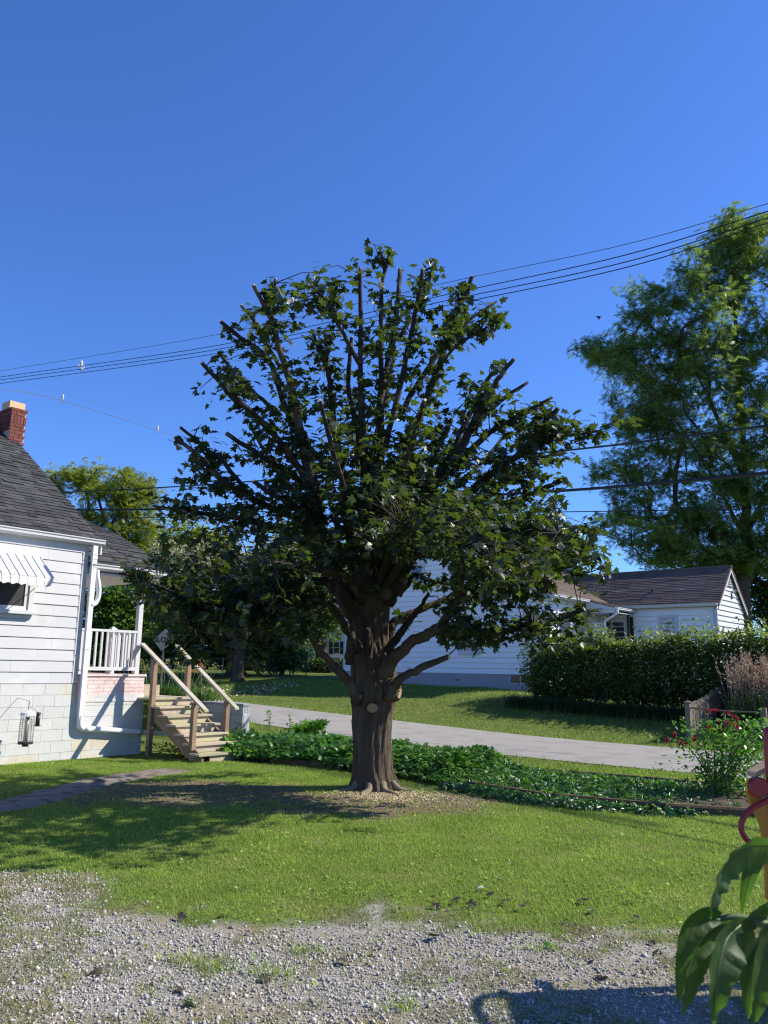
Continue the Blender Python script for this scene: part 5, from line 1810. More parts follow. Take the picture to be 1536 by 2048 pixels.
# ---------------------------------------------------------------- planted bed between lawn and lane
rg = np.random.default_rng(70)
bedf = np.array([(12.3, 10.05), (11.6, 10.2), (10.0, 10.45), (8.27, 10.58), (6.8, 10.28), (5.4, 10.06), (3.85, 10.39), (3.0, 10.95), (0.5, 11.6)])   # (l, r) front edge
bedb = np.array([(13.2, 12.0), (9, 12.25), (7.07, 12.31), (5.78, 12.61), (4.26, 12.78), (.5, 12.9)])
def fr_(l): return np.interp(l, bedf[::-1, 0], bedf[::-1, 1])
def bk_(l): return np.interp(l, bedb[::-1, 0], bedb[::-1, 1])
ls = np.linspace(.5, 12.6, 60); us = np.linspace(0, 1, 8)
LS, US = np.meshgrid(ls, us)
RS = fr_(LS) + (bk_(LS) - fr_(LS)) * US
V = RS[..., None] * Rv + LS[..., None] * Lv
V[..., 2] = ground_z(V[..., 0], V[..., 1]) + .07 + .04 * fbm(V[..., 0] * 3, V[..., 1] * 3, 1) - .09 * ((US == 0) | (US == 1))
idx = np.arange(V.shape[0] * V.shape[1]).reshape(V.shape[:2])
Q = np.stack([idx[:-1, :-1], idx[1:, :-1], idx[1:, 1:], idx[:-1, 1:]], -1).reshape(-1, 4)
from_np('flower_bed_soil', V.reshape(-1, 3), Q, SOIL, smooth=True, kind='structure')
# timbers edging the bed
def timber(l0, l1, fn, off, label, h=.11):
    a = fn(np.array([l0]))[0]; b = fn(np.array([l1]))[0]
    A, B = RL(a + off, l0, -.03), RL(b + off, l1, -.03)
    d = B - A; n = np.cross(d / np.linalg.norm(d), Zv)
    o = MB().prism([A - n * .055, A + n * .055, A + n * .055 + (h + .005) * Zv, A + n * .035 + (h + .03) * Zv, A - n * .035 + (h + .03) * Zv, A - n * .055 + (h + .005) * Zv], d * .995).build('landscape_timber', TIMBER)
    props(o, label, 'timber', 'timbers edging the planted bed')
timber(8.25, 6.8, fr_, -.02, 'brown landscape timber edging the bed just right of the maple trunk')
timber(6.78, 5.4, fr_, -.02, 'brown landscape timber half hidden under the creeper right of the maple')
timber(5.38, 3.87, fr_, -.02, 'brown landscape timber below the trailing creeper near the rose bush')
timber(3.85, 2.2, fr_, -.02, 'bare grey-brown landscape timber at the foot of the rose bush')
timber(10.9, 9.4, fr_, -.02, 'brown landscape timber edging the bed left of the maple trunk')
timber(6.9, 5.2, bk_, .05, 'brown landscape timber at the back of the bed facing the lane')
timber(5.1, 3.4, bk_, .05, 'brown landscape timber behind the rose bush near the lane')

def bedh(l, u):
    h = np.interp(l, [3.2, 4.2, 5.0, 6.0, 6.9, 7.3, 7.9, 8.5, 9.3, 11, 12.4], [.03, .06, .09, .10, .14, .44, .34, .30, .36, .36, .34])
    return h * (1 - .75 * np.abs(2 * u - .9) ** 3).clip(.15, 1) * (.75 + .5 * fbm(l * 2.2, u * 3, 2))
def bedpts(n, l0, l1, rg, over=.12):
    l = rg.uniform(l0, l1, n); u = rg.uniform(-over, 1.0, n)
    r = fr_(l) + (bk_(l) - fr_(l)) * u
    P = r[:, None] * Rv + l[:, None] * Lv
    h = bedh(l, u)
    keep = rg.random(n) < np.interp(l, [3.2, 4.0, 4.5, 6.8, 7.4], [.06, .25, .6, .7, 1])
    P[:, 2] = gzz(P) + .05 + h * rg.random(n) ** .4
    return P[keep]
P = bedpts(13000, 3.2, 9.0, rg)
o = cloud('creeper_leaves', PALM_V, PALM_F, P, bases(A3(0, 0, 1) + A3(-.25, -.35, 0) + rg.normal(0, .38, P.shape), None, rg), rg.uniform(.05, .105, len(P)), VINE, kind='stuff')
props(o, 'bright green creeper sprawling over the bed right of the maple', 'ground cover')
P = bedpts(5000, 3.4, 7.0, rg, .22)
P[:, 2] *= .8
o = cloud('dark_creeper_leaves', PALM_V, PALM_F, P, bases(A3(-.2, -.5, .9) + rg.normal(0, .35, P.shape), None, rg), rg.uniform(.07, .13, len(P)), VINED, kind='stuff')
props(o, 'darker five-fingered creeper trailing over the bed timbers', 'ground cover')
P = bedpts(11000, 8.6, 12.5, rg, .05)
o = cloud('broad_ground_cover', OVAL_V, OVAL_F, P, bases(A3(-.1, -.3, 1) + rg.normal(0, .4, P.shape), None, rg), rg.uniform(.07, .15, len(P)), VINE, kind='stuff')
props(o, 'broad-leaved green ground cover left of the maple trunk', 'ground cover')


def fern(px, py_, label, Yr, n=9, L=.5):
    b = pl(px, 1480, RL(Yr, 0), Rv); b[2] = .25
    t = root('fern', label, 'fern', b, 'ferns in the bed')
    for k in range(n):
        az = 2 * math.pi * k / n + rg.uniform(-.3, .3)
        d = A3(math.cos(az), math.sin(az), 0)
        P, FW, S = [], [], []
        for j in range(14):
            f = (j + 1) / 14
            c = b + d * (L * .55 * f ** 1.4) + Zv * (L * (1.05 * f - .35 * f * f))
            s = np.cross(d, Zv)
            for q in (-1, 1):
                P.append(c); FW.append(s * q + d * .35); S.append(.15 * L * 2 * math.sin(math.pi * (1 - f * .93)) + .012)
        P, FW = np.array(P), np.array(FW)
        cloud('frond', DIA_V * A3(.55, 1, 1), DIA_F, P, bases(np.tile(A3(0, 0, 1) - d * .6, (len(P), 1)) + rg.normal(0, .1, P.shape), FW, rg), np.array(S), VINE, t)
fern(607, 1470, 'feathery green fern standing above the ground cover left of the trunk', 11.6)
fern(628, 1470, 'taller feathery fern closest to the maple trunk on its left', 11.9, 8, .6)


def stalk_plant(px, r, h, label, name='tall_weed', n=26, lf=VINE, size=.10):
    b = pl(px, 1480, RL(r, 0), Rv); b[2] = .1
    t = root(name, label, 'plant', b)
    mb = MB(); P, FW = [], []
    for s in range(3):
        tip = b + A3(rg.normal(0, .07), rg.normal(0, .07), h * rg.uniform(.8, 1))
        mb.tube([b, (b + tip) / 2 + rg.normal(0, .02, 3), tip], [.008, .006, .003], 4, cap=False)
        for k in range(n // 3):
            f = .35 + .65 * (k + 1) / (n // 3)
            P.append(b + (tip - b) * f); a = k * 2.4
            FW.append(A3(math.cos(a), math.sin(a), .25))
    mb.build('stem', STEMM, t)
    P, FW = np.array(P), np.array(FW)
    cloud('foliage', OVAL_V, OVAL_F, P, bases(A3(0, 0, 1) + rg.normal(0, .3, P.shape), FW, rg), size * rg.uniform(.7, 1.2, len(P)), lf, t, kind='stuff')
stalk_plant(539, 11.5, .78, 'tall upright leafy weed left of the ferns in the bed')
stalk_plant(578, 11.6, .62, 'shorter upright leafy weed between the tall weed and the ferns')
stalk_plant(470, 10.8, .45, 'small leafy plant at the right side of the wooden steps', n=36)

# rose bush
rbase = pl(1440, 1580, RL(11.9, 0), Rv); rbase[2] = .08
rose = root('rose_bush', 'red-flowered rose bush beside the lane at the right', 'rose bush', rbase)
mb = MB(); tips = []
canes = [(1365, 1482), (1340, 1480), (1400, 1470), (1420, 1440), (1447, 1450), (1462, 1436), (1480, 1470), (1500, 1490), (1520, 1450), (1545, 1470), (1430, 1500), (1410, 1530), (1490, 1530), (1530, 1520), (1460, 1500), (1570, 1440), (1600, 1480), (1395, 1560), (1480, 1580)]
LFp, LFf = [], []
RP = []
for px, py in canes:
    tip = pl(px, py, RL(11.9 + rg.uniform(-.35, .35), 0), Rv)
    b = rbase + A3(rg.normal(0, .12), rg.normal(0, .12), 0)
    mid = b * .45 + tip * .55 + A3(0, 0, .18)
    P = catmull([b, mid, tip], 6)
    mb.tube(P, list(np.linspace(.012, .004, len(P))), 5, cap=False)
    sparse = px < 1400 and py < 1500
    for i in range(2 if not sparse else 5, len(P)):
        for k in range(5 if not sparse else 2):
            LFp.append(P[i] + rg.normal(0, .07, 3)); LFf.append(rg.normal(size=3))
    if py < 1500:
        for k in range(rg.integers(2, 5)):
            RP.append(tip + rg.normal(0, .06, 3))
mb.build('stems', STEMM, rose)
LFp = np.array(LFp); 
more = rbase + np.column_stack([rg.normal(.3, .42, 1900), rg.normal(.1, .3, 1900), rg.uniform(.05, 1.0, 1900) ** 1.2])
Pm = np.vstack([LFp, more])
cloud('foliage', OVAL_V, OVAL_F, Pm, bases(A3(0, 0, 1) + rg.normal(0, .5, Pm.shape), None, rg), rg.uniform(.04, .085, len(Pm)), VINE, rose, kind='stuff')
for c in RP[:20]:
    k = 14
    d = rg.normal(size=(k, 3)); d /= np.linalg.norm(d, axis=1, keepdims=True)
    cloud('flower', OVAL_V * A3(1.5, 1, 1), OVAL_F, np.repeat(c[None], k, 0) + d * .008, bases(np.cross(d, rg.normal(size=3)), d + A3(0, 0, .3), rg), rg.uniform(.025, .045, k), ROSE, rose)

# day lilies on the terrace behind the steps
def lily(px, r, label, n=130, stems=9, L=.75):
    b = pl(px, 1400, RL(r, 0), Rv); b[2] = float(gzz(b[None])[0])
    t = root('day_lily', label, 'day lily', b, 'day lilies behind the steps')
    P = b + np.column_stack([rg.normal(0, .22, n), rg.normal(0, .22, n), np.zeros(n)])
    V, T = straps(P, rg.uniform(.6, 1.1, n) * L, rg.uniform(.010, .018, n), rg.uniform(.4, 1.0, n), rg)
    from_np('leaves', V, T, STRAP, t, kind='stuff')
    mb = MB(); bp, bf_, op, of = [], [], [], []
    for s in range(stems):
        tip = b + A3(rg.normal(0, .32), rg.normal(0, .3), rg.uniform(.75, 1.12))
        mb.tube([b + A3(rg.normal(0, .1), rg.normal(0, .1), 0), (b + tip) / 2 + A3(0, 0, .12), tip], [.007, .006, .004], 4, cap=False)
        for k in range(6):
            bp.append(tip + rg.normal(0, .04, 3)); bf_.append(A3(rg.normal(0, .6), rg.normal(0, .6), .9))
        if s < (2 if px in (352, 376) else 0):
            for k in range(7):
                op.append(tip + A3(0, -.02, .05)); a = k * .9
                of.append(A3(math.cos(a), math.sin(a) * .7, .5))
    mb.build('stalks', STEMM, t)
    bp, bf_ = np.array(bp), np.array(bf_)
    cloud('buds', DIA_V * A3(.6, 1, 1), DIA_F, bp, bases(rg.normal(size=bp.shape), bf_, rg), rg.uniform(.05, .10, len(bp)), BUD, t, kind='stuff')
    for f0 in range(0, len(op), 7):
        o1, o2 = np.array(op[f0:f0 + 7]), np.array(of[f0:f0 + 7])
        cloud('flower', OVAL_V, OVAL_F, o1, bases(A3(0, 0, 1) + rg.normal(0, .3, o1.shape), o2, rg), np.full(len(o1), .10), ORANGE, t)
for px, r, lb in ((296, 13.35, 'day lily clump just right of the white porch post'), (326, 13.25, 'day lily clump between the porch post and the far handrail'), (352, 13.4, 'day lily clump with orange flowers under the far handrail'),
                  (376, 13.3, 'day lily clump above the top of the wooden steps'), (402, 13.2, 'day lily clump drooping over the grey block wall'), (268, 13.4, 'day lily clump seen through the right part of the porch railing'), (230, 13.4, 'day lily clump seen through the middle of the porch railing'), (196, 13.4, 'day lily clump seen through the left part of the porch railing')):
    lily(px, r, lb)

# weeds under the steps
P = HP(1.7, .9, 0) + np.column_stack([rg.normal(0, .28, 240), rg.normal(0, .22, 240), rg.uniform(.02, .26, 240)])
o = cloud('dry_weeds', OVAL_V, OVAL_F, P, bases(A3(0, 0, 1) + rg.normal(0, .6, P.shape), None, rg), rg.uniform(.05, .10, len(P)), YGREEN, kind='stuff')
props(o, 'dry yellowish weeds growing under the wooden steps', 'weeds')

# ---------------------------------------------------------------- SLOW sign
sp = at(327, 1280, 24.2)
sg = root('slow_sign', 'grey diamond SLOW sign among the leaves beside the lane', 'road sign', (sp[0], sp[1], .3))
sd = .335
face = A3(-.16, -.98, 0); face /= np.linalg.norm(face)
sx = np.cross(face, Zv) * -1
sx /= np.linalg.norm(sx)
if sx[0] < 0: sx = -sx
tl_ = math.radians(8)
ux_, uz_ = sx * math.cos(tl_) - Zv * math.sin(tl_) * -.2, Zv * math.cos(tl_) + sx * math.sin(tl_) * .9
dm_ = MB().prism([sp + uz_ * sd, sp + sx * sd, sp - uz_ * sd, sp - sx * sd], -face * .012).build('panel', SIGNM, sg)
fc_ = bpy.data.curves.new('lettering', 'FONT')
fc_.body = 'SLOW'
fc_.size = .215
fc_.align_x = 'CENTER'; fc_.align_y = 'CENTER'
fc_.extrude = .002
fc_.offset = .006
fc_.space_character = 1.08
fo0 = bpy.data.objects.new('lettering_curve', fc_)
COL.objects.link(fo0)
me_ = bpy.data.meshes.new_from_object(fo0.evaluated_get(bpy.context.evaluated_depsgraph_get()))
bpy.data.objects.remove(fo0)
bpy.data.curves.remove(fc_)
me_.name = 'lettering'
me_.materials.clear(); me_.materials.append(INK)
fo = bpy.data.objects.new('lettering', me_)
COL.objects.link(fo)
fo.parent = dm_
q = sp + face * .006 - wloc(dm_)
fo.matrix_basis = Matrix(((sx[0], Zv[0], face[0], q[0]), (sx[1], Zv[1], face[1], q[1]), (sx[2], Zv[2], face[2], q[2]), (0, 0, 0, 1)))
MB().tube([A3(sp[0], sp[1], .1) - face * .03, sp + Zv * .28 - face * .03], .03, 6).build('post', SIGNP, sg)

# ---------------------------------------------------------------- cables
def cable(name, pts, rad, label, m=CABLE, sag=.0, group=None):
    W3 = [at(*p) for p in pts]
    a, b = W3[0], W3[-1]
    P = catmull(W3, 8) if len(W3) > 2 else np.array([a + (b - a) * i / 16 - Zv * sag * 4 * (i / 16) * (1 - i / 16) for i in range(17)])
    # carry the cable on beyond the picture at both ends
    e0 = P[0] + (P[0] - P[1]) / np.linalg.norm(P[0] - P[1]) * 14
    e1 = P[-1] + (P[-1] - P[-2]) / np.linalg.norm(P[-1] - P[-2]) * 14
    P = np.vstack([e0, P, e1])
    o = MB().tube(P, rad, 6, cap=True).build(name, m)
    return props(o, label, 'cable', group)
G = 'overhead cables along the lane'
# lower heavy cables
cable('cable', [(1536, 946, 15.2), (1320, 966, 17.6), (1100, 983, 20.4), (700, 1007, 25.4), (420, 1017, 28.6), (145, 1020, 31.0)], .038, 'thickest lower black cable passing behind the maple', group=G)
cable('cable', [(1536, 851, 15.0), (1320, 879, 17.4), (1130, 901, 20.0), (700, 945, 25.4), (420, 969, 28.8), (118, 986, 32.0)], .025, 'upper of the heavy black cables crossing the tall locust', group=G)
cable('cable', [(1536, 985, 15.3), (1100, 1014, 20.4), (700, 1030, 25.4), (420, 1034, 28.6), (165, 1036, 31.0)][2:], .014, 'thin black cable just below the thick one left of the maple', group=G)
# upper bundle
for k, (ya, yb, yc, yd, r_, lb) in enumerate(((405, 562, 668, 742, .009, 'thin topmost overhead wire'), (420, 586, 690, 754, .013, 'upper strand of the triple overhead line'), (433, 598, 698, 760, .013, 'middle strand of the triple overhead line'), (443, 608, 706, 767, .013, 'lowest strand of the triple overhead line'))):
    cable('overhead_wire', [(1560, ya - 5, 23.4), (1240, (ya + yb) / 2 + 8 + (ya - 405) * .12, 28.5), (880, yb + 6, 35.7), (440, yc, 45.0), (0, yd, 54.0)], r_ * 1.5, lb, m=CABLEG if k == 0 else CABLE, group='upper overhead lines')
cable('service_wire', [(-20, 773, 24), (120, 800, 27.5), (315, 861, 33), (480, 918, 39), (600, 960, 44)], .010, 'single wire sloping down above the chimney to the right', m=CABLEG)
cable('service_wire', [(0, 748, 24.4), (125, 786, 28), (315, 849, 33.4), (480, 906, 39.4), (600, 952, 44.4)], .004, 'very thin wire running just above the sloping wire', m=CABLEG)
def insulator(px, py, Y, s, label, arms=False, name='insulator'):
    c = at(px, py, Y)
    t = root(name, label, name, c)
    MB().tube([c + Zv * .0, c + Zv * s * .25, c + Zv * s * .3, c + Zv * s * .55, c + Zv * s * .6, c + Zv * s * .8, c + Zv * s], [s * .10, s * .10, s * .22, s * .13, s * .22, s * .12, s * .05], 8).build('body', PORC, t)
    MB().tube([c - Zv * s * .18, c], [s * .13, s * .09], 6).build('clamp', METAL, t)
    if arms:
        for a in (-1, 1):
            MB().tube(catmull([c + Zv * s * .55, c + Rv * a * s * .28 + Zv * s * .45, c + Rv * a * s * .34 + Zv * s * .2, c + Zv * s * .0], 4), s * .05, 6).build('arm', PORC, t)
insulator(162, 738, 50.8, .62, 'pale ringed spacer clamped on the triple overhead line', True, 'cable_spacer')
insulator(125, 801, 27.7, .24, 'small pale insulator on the sloping wire nearest the chimney')
insulator(315, 863, 33, .27, 'small pale insulator on the sloping wire nearest the maple')

# bird in flight
bp_ = at(1197, 634, 24)
bd = root('bird', 'small dark bird flying left of the tall locust', 'bird', bp_)
MB().tube([bp_ + A3(-.085, 0, .012), bp_ + A3(-.055, 0, .01), bp_ + A3(0, 0, 0), bp_ + A3(.05, 0, -.008), bp_ + A3(.11, 0, -.012)], [.006, .022, .030, .018, .006], 8).build('body', BLACKP, bd, smooth=True)
for s in (-1, 1):
    MB().prism([bp_ + A3(-.03, 0, .015), bp_ + A3(.03, 0, .01), bp_ + A3(.075, s * .13, -.035), bp_ + A3(.02, s * .12, -.02)], .006 * Zv).build('wing', BLACKP, bd)

# ---------------------------------------------------------------- red and yellow play equipment at the right edge
py0 = 4.9
q = lambda px, py, d=0: at(px, py, py0 + d)
g0 = q(1545, 1600); 
play = root('play_ride', 'red and yellow metal play ride with a looped grab handle', 'play equipment', (g0[0] + .5, py0, 0))
pp = q(1536, 1440)
MB().tube(catmull([A3(pp[0], py0, -.05), A3(pp[0], py0, .8), A3(pp[0], py0, 1.28), A3(pp[0] + .025, py0, 1.38), A3(pp[0] + .12, py0, 1.43), A3(pp[0] + .5, py0, 1.43), A3(pp[0] + 1.6, py0, 1.43)], 5), .034, 12).build('frame_tube', RED, play, smooth=True)
MB().tube(catmull([q(1552, 1592, -.05), q(1524, 1606, -.05), q(1500, 1620, -.05), q(1483, 1645, -.05), q(1486, 1668, -.05), q(1506, 1688, -.05), q(1552, 1694, -.05)], 5), .0165, 10).build('grab_handle', RED, play, smooth=True)
c = q(1516, 1574, -.02)
MB().tube([c - A3(0, .03, 0), c - A3(0, .02, 0), c + A3(0, .02, 0), c + A3(0, .03, 0)], [.052, .058, .058, .052], 20).build('round_boss', RED, play, smooth=False)
poly = [q(1492, 1582), q(1503, 1583), q(1530, 1600), q(1560, 1600), q(1575, 1800), q(1534, 1800), q(1530, 1690), q(1522, 1650), q(1506, 1618)]
MB().prism(poly, A3(0, .03, 0)).build('side_board', YEL, play, bevel=.004)
MB().prism([A3(poly[5][0] + .01, py0, .3), A3(poly[5][0] + .12, py0, .3), A3(poly[5][0] + .12, py0, -.05), A3(poly[5][0] + .01, py0, -.05)], A3(0, .03, 0)).build('leg_board', YEL, play)
o = q(1512, 1556, .06); d = q(1560, 1528, .06) - o
MB().box(o, d * 1.6, A3(0, .12, 0), A3(.0, 0, .03)).build('seat_plank', PLANK, play)
# unseen canopy added right of the frame to throw the shadow at lower right
cn = [(2.62, 4.98), (4.6, 5.02), (4.6, 3.7), (2.62, 3.6)]
mb = MB().prism([A3(x, y, 1.56 + .03 * (i % 2)) for i, (x, y) in enumerate(cn)], .04 * Zv)
mb.build('added_shadow_canopy', CANVAS, play)
MB().tube(catmull([A3(2.62, 4.97, 1.58), A3(2.48, 4.92, 1.58), A3(2.36, 4.75, 1.52), A3(2.30, 4.45, 1.42), A3(2.30, 4.0, 1.34), A3(2.32, 3.7, 1.3)], 5), .022, 8).build('added_shadow_hoop', RED, play, smooth=True)
for (x, y) in ((4.5, 4.95), (4.5, 3.75), (2.75, 4.94)):
    MB().tube([A3(x, y, -.03), A3(x, y, 1.57)], .025, 8).build('added_canopy_pole', RED, play)

# ---------------------------------------------------------------- large-leaved plant close to the camera
NY = 1.3
pb = A3(.78, 1.32, 0)
near_pl = root('broadleaf_plant', 'broad drooping green leaves of a plant close at the lower right', 'plant', pb)
k_ = lambda px, py, d=0: at(px, py, NY + d)
st = catmull([pb, A3(.79, 1.31, .6), A3(.76, 1.3, 1.0), k_(1580, 1900), k_(1540, 1855), k_(1480, 1836), k_(1436, 1838)], 6)
MB().tube(st, list(np.linspace(.014, .0045, len(st))), 8).build('stem', STEMM, near_pl, smooth=True)


def big_leaf(pts, wpx, d=0.0, roll=0.0, fold=.55, wave=0.0, seed=0):
    """pts: pixel midrib from base to tip; wpx: full width"""
    rg_ = np.random.default_rng(seed)
    n = len(pts)
    dz = [d + (0 if len(p) < 3 else p[2]) for p in pts]
    M_ = catmull([k_(p[0], p[1], z) for p, z in zip(pts, dz)], 6)
    m = len(M_)
    W = wpx * NY / F * .5
    view = A3(0, 1, .1)
    V = []
    for i in range(m):
        t = i / (m - 1)
        tg_ = M_[min(i + 1, m - 1)] - M_[max(i - 1, 0)]; tg_ /= np.linalg.norm(tg_)
        s = np.cross(tg_, view); s /= np.linalg.norm(s)
        nrm_ = np.cross(s, tg_)
        s2 = s * math.cos(roll) + nrm_ * math.sin(roll)
        n2 = np.cross(s2, tg_)
        w = W * (max(0, math.sin(math.pi * min(1, (t * .93 + .07)) ** .75)) ** .8) * (1 - .15 * t)
        if i == m - 1: w = .0004
        wv = wave * W * math.sin(i * 1.3 + seed) + .07 * W * math.sin(i * 2.4)
        for u in (-1, -.5, 0, .5, 1):
            V.append(M_[i] + s2 * w * u * math.cos(fold * abs(u)) + n2 * (-w * abs(u) * math.sin(fold) + wv * abs(u) * (1 if u > 0 else -.6)) + n2 * .0)
    T = []
    for i in range(m - 1):
        for j in range(4):
            a = i * 5 + j
            T.append((a, a + 1, a + 6, a + 5))
    o = from_np('leaf', np.array(V), np.array(T), FLEAF, near_pl, smooth=True)
    mb_ = MB().tube(M_[:-1] - view * .0012, list(np.linspace(.0016, .0005, m - 1)), 4)
    mb_.build('midrib', STEMM, o)


big_leaf([(1600, 1708, .05), (1540, 1694, .02), (1496, 1696), (1455, 1728, -.02), (1432, 1778, -.04), (1421, 1838, -.05)], 84, 0, .5, .35, .1, 1)
big_leaf([(1530, 1706, .06), (1506, 1735, .05), (1492, 1780, .05), (1482, 1830, .06)], 34, .03, -.6, .5, .05, 2)
big_leaf([(1438, 1838), (1412, 1838, -.01), (1384, 1862, -.02), (1372, 1905, -.03), (1362, 1960, -.03), (1356, 2010, -.03)], 56, -.01, -.3, .6, .08, 3)
big_leaf([(1470, 1842, .01), (1430, 1858, -.02), (1402, 1888, -.04), (1384, 1930, -.05), (1372, 1985, -.06), (1364, 2030, -.06)], 66, -.03, .3, .6, .06, 4)
big_leaf([(1480, 1850, -.02), (1456, 1872, -.05), (1440, 1920, -.07), (1432, 1980, -.08), (1424, 2052, -.08)], 82, -.04, .15, .5, .08, 5)
big_leaf([(1490, 1846, .0), (1482, 1886, -.01), (1487, 1940, -.01), (1494, 2014, -.01)], 52, .01, -.2, .6, .05, 6)
big_leaf([(1570, 1790, .02), (1534, 1806, .0), (1500, 1830, -.01), (1474, 1868, -.02), (1462, 1900, -.03)], 64, 0, .6, .4, .05, 7)
big_leaf([(1576, 1830, -.02), (1546, 1862, -.03), (1526, 1920, -.04), (1516, 1985, -.05), (1506, 2050, -.05)], 78, -.02, .1, .55, .08, 8)
big_leaf([(1600, 1790, -.04), (1556, 1800, -.04), (1528, 1812, -.04), (1506, 1836, -.05)], 46, -.02, .7, .4, .03, 9)
big_leaf([(1520, 1880, -.04), (1504, 1930, -.05), (1500, 1985, -.06), (1496, 2040, -.06)], 48, .03, -.5, .6, .05, 10)
big_leaf([(1560, 1840, .05), (1540, 1880, .05), (1530, 1940, .05), (1534, 2010, .05)], 60, .05, -.3, .5, .05, 11)

# ---------------------------------------------------------------- lawn, verge and gravel
rg = np.random.default_rng(90)


def in_view(P, m=170):
    x, y, f = proj(P)
    return (f > .2) & (x > -m) & (x < 1536 + m) & (y < 2048 + m * 1.5)


BLADE_V = np.array([(-.5, 0, 0), (.5, 0, 0), (0, 1, 0)], float)


def blades(P, h, w, lean, rg):
    n = len(P)
    d = np.column_stack([rg.normal(0, lean, n), rg.normal(0, lean, n), np.ones(n)])
    d /= np.linalg.norm(d, axis=1, keepdims=True)
    a = rg.uniform(0, math.pi, n)
    s = np.column_stack([np.cos(a), np.sin(a), np.zeros(n)])
    V = np.stack([P - s * w[:, None] * .5, P + s * w[:, None] * .5, P + d * h[:, None]], 1)
    return V.reshape(-1, 3), np.arange(3 * n).reshape(n, 3)


def scatter(n, x0, x1, y0, y1, dens):
    X, Y = rg.uniform(x0, x1, n), rg.uniform(y0, y1, n)
    k = rg.random(n) < dens(X, Y)
    X, Y = X[k], Y[k]
    P = np.column_stack([X, Y, ground_z(X, Y)])
    return P[in_view(P)]


pc = cen
def on_path(X, Y):
    d = np.full(X.shape, 9.0)
    for a in pc[::2]:
        d = np.minimum(d, np.hypot(X - a[0], Y - a[1]))
    return d
def blocked(X, Y):
    r = X * Rv[0] + Y * Rv[1]; l = X * Lv[0] + Y * Lv[1]
    t = (X - P0[0]) * Rv[0] + (Y - P0[1]) * Rv[1]
    n = (X - P0[0]) * Nv[0] + (Y - P0[1]) * Nv[1]
    b = (n < .03) & (t < 1.6)
    b |= (l > .5) & (l < 12.6) & (r > fr_(l) - .02) & (r < bk_(l))
    b |= (r > R_NEAR - .03) & (r < R_FAR + .03)
    b |= (np.hypot(X - TX, Y - TY) < .3)
    b |= (t > 1.45) & (t < 2.4) & (n > -.5) & (n < 2.0)
    return b
def lawn_d(X, Y):
    r = X * Rv[0] + Y * Rv[1]
    g = 1 - gravel_mask(X, Y)
    d = .10 * g + .90 * g ** 2
    d = d * (1 - .84 * dirt_mask(X, Y)) * (.55 + .75 * fbm(X * 2.0, Y * 2.0, 12))
    d = d * np.clip((on_path(X, Y) - .30) / .12, .03, 1)
    return np.where(blocked(X, Y) | (r > R_NEAR), 0, d)
P = scatter(620000, -6.8, 6.5, 5.0, 15.0, lawn_d)
h = rg.uniform(.016, .040, len(P)) * (.75 + .6 * fbm(P[:, 0] * 1.5, P[:, 1] * 1.5, 14))
V, T = blades(P, h, rg.uniform(.0035, .0075, len(P)), .65, rg)
gl = from_np('lawn_grass', V, T, GRASS, kind='stuff')
# small broad weeds and clover in the lawn and its worn edge
P = scatter(16000, -6, 5.5, 4.6, 14.5, lambda X, Y: np.where(blocked(X, Y), 0, (.25 + .75 * (fbm(X * 1.8, Y * 1.8, 31) > .52)) * (1 - .8 * gravel_mask(X, Y)) * (on_path(X, Y) > .3)))
P[:, 2] += .018
cloud('lawn_weeds', OVAL_V, OVAL_F, P, bases(A3(0, 0, 1) + rg.normal(0, .35, P.shape), None, rg), rg.uniform(.018, .042, len(P)), GRASS, kind='stuff')
# verge strip, bank and far grass
def bank_d(X, Y):
    r = X * Rv[0] + Y * Rv[1]; l = X * Lv[0] + Y * Lv[1]
    ok = ((r > R_FAR) & (r < 27.0)) | ((r > 12.7) & (r < R_NEAR) & (l < 13.6))
    return np.where(ok & ~blocked(X, Y), 1.0, 0)
P = scatter(230000, -19, 13, 12.5, 36, bank_d)
V, T = blades(P, rg.uniform(.045, .10, len(P)), rg.uniform(.012, .022, len(P)), .6, rg)
from_np('bank_grass', V, T, BGRASS, kind='stuff')
P = scatter(2600, -10, -2, 25, 34, lambda X, Y: ((X * Rv[0] + Y * Rv[1] > 20.2) & (X * Rv[0] + Y * Rv[1] < 24) & (X * Lv[0] + Y * Lv[1] > 23.5)) * .8)
P[:, 2] += .05
cloud('bank_litter', OVAL_V, OVAL_F, P, bases(A3(0, 0, 1) + rg.normal(0, .4, P.shape), None, rg), rg.uniform(.06, .13, len(P)), SDUST, kind='stuff')
# terrace grass
P = scatter(26000, -9, -1, 13, 24, lambda X, Y: ((X * Rv[0] + Y * Rv[1] > 11.8) & (X * Rv[0] + Y * Rv[1] < 14.4) & (X * Lv[0] + Y * Lv[1] > 13.6)) * 1.0)
V, T = blades(P, rg.uniform(.05, .12, len(P)), rg.uniform(.012, .02, len(P)), .6, rg)
from_np('terrace_grass', V, T, BGRASS, kind='stuff')

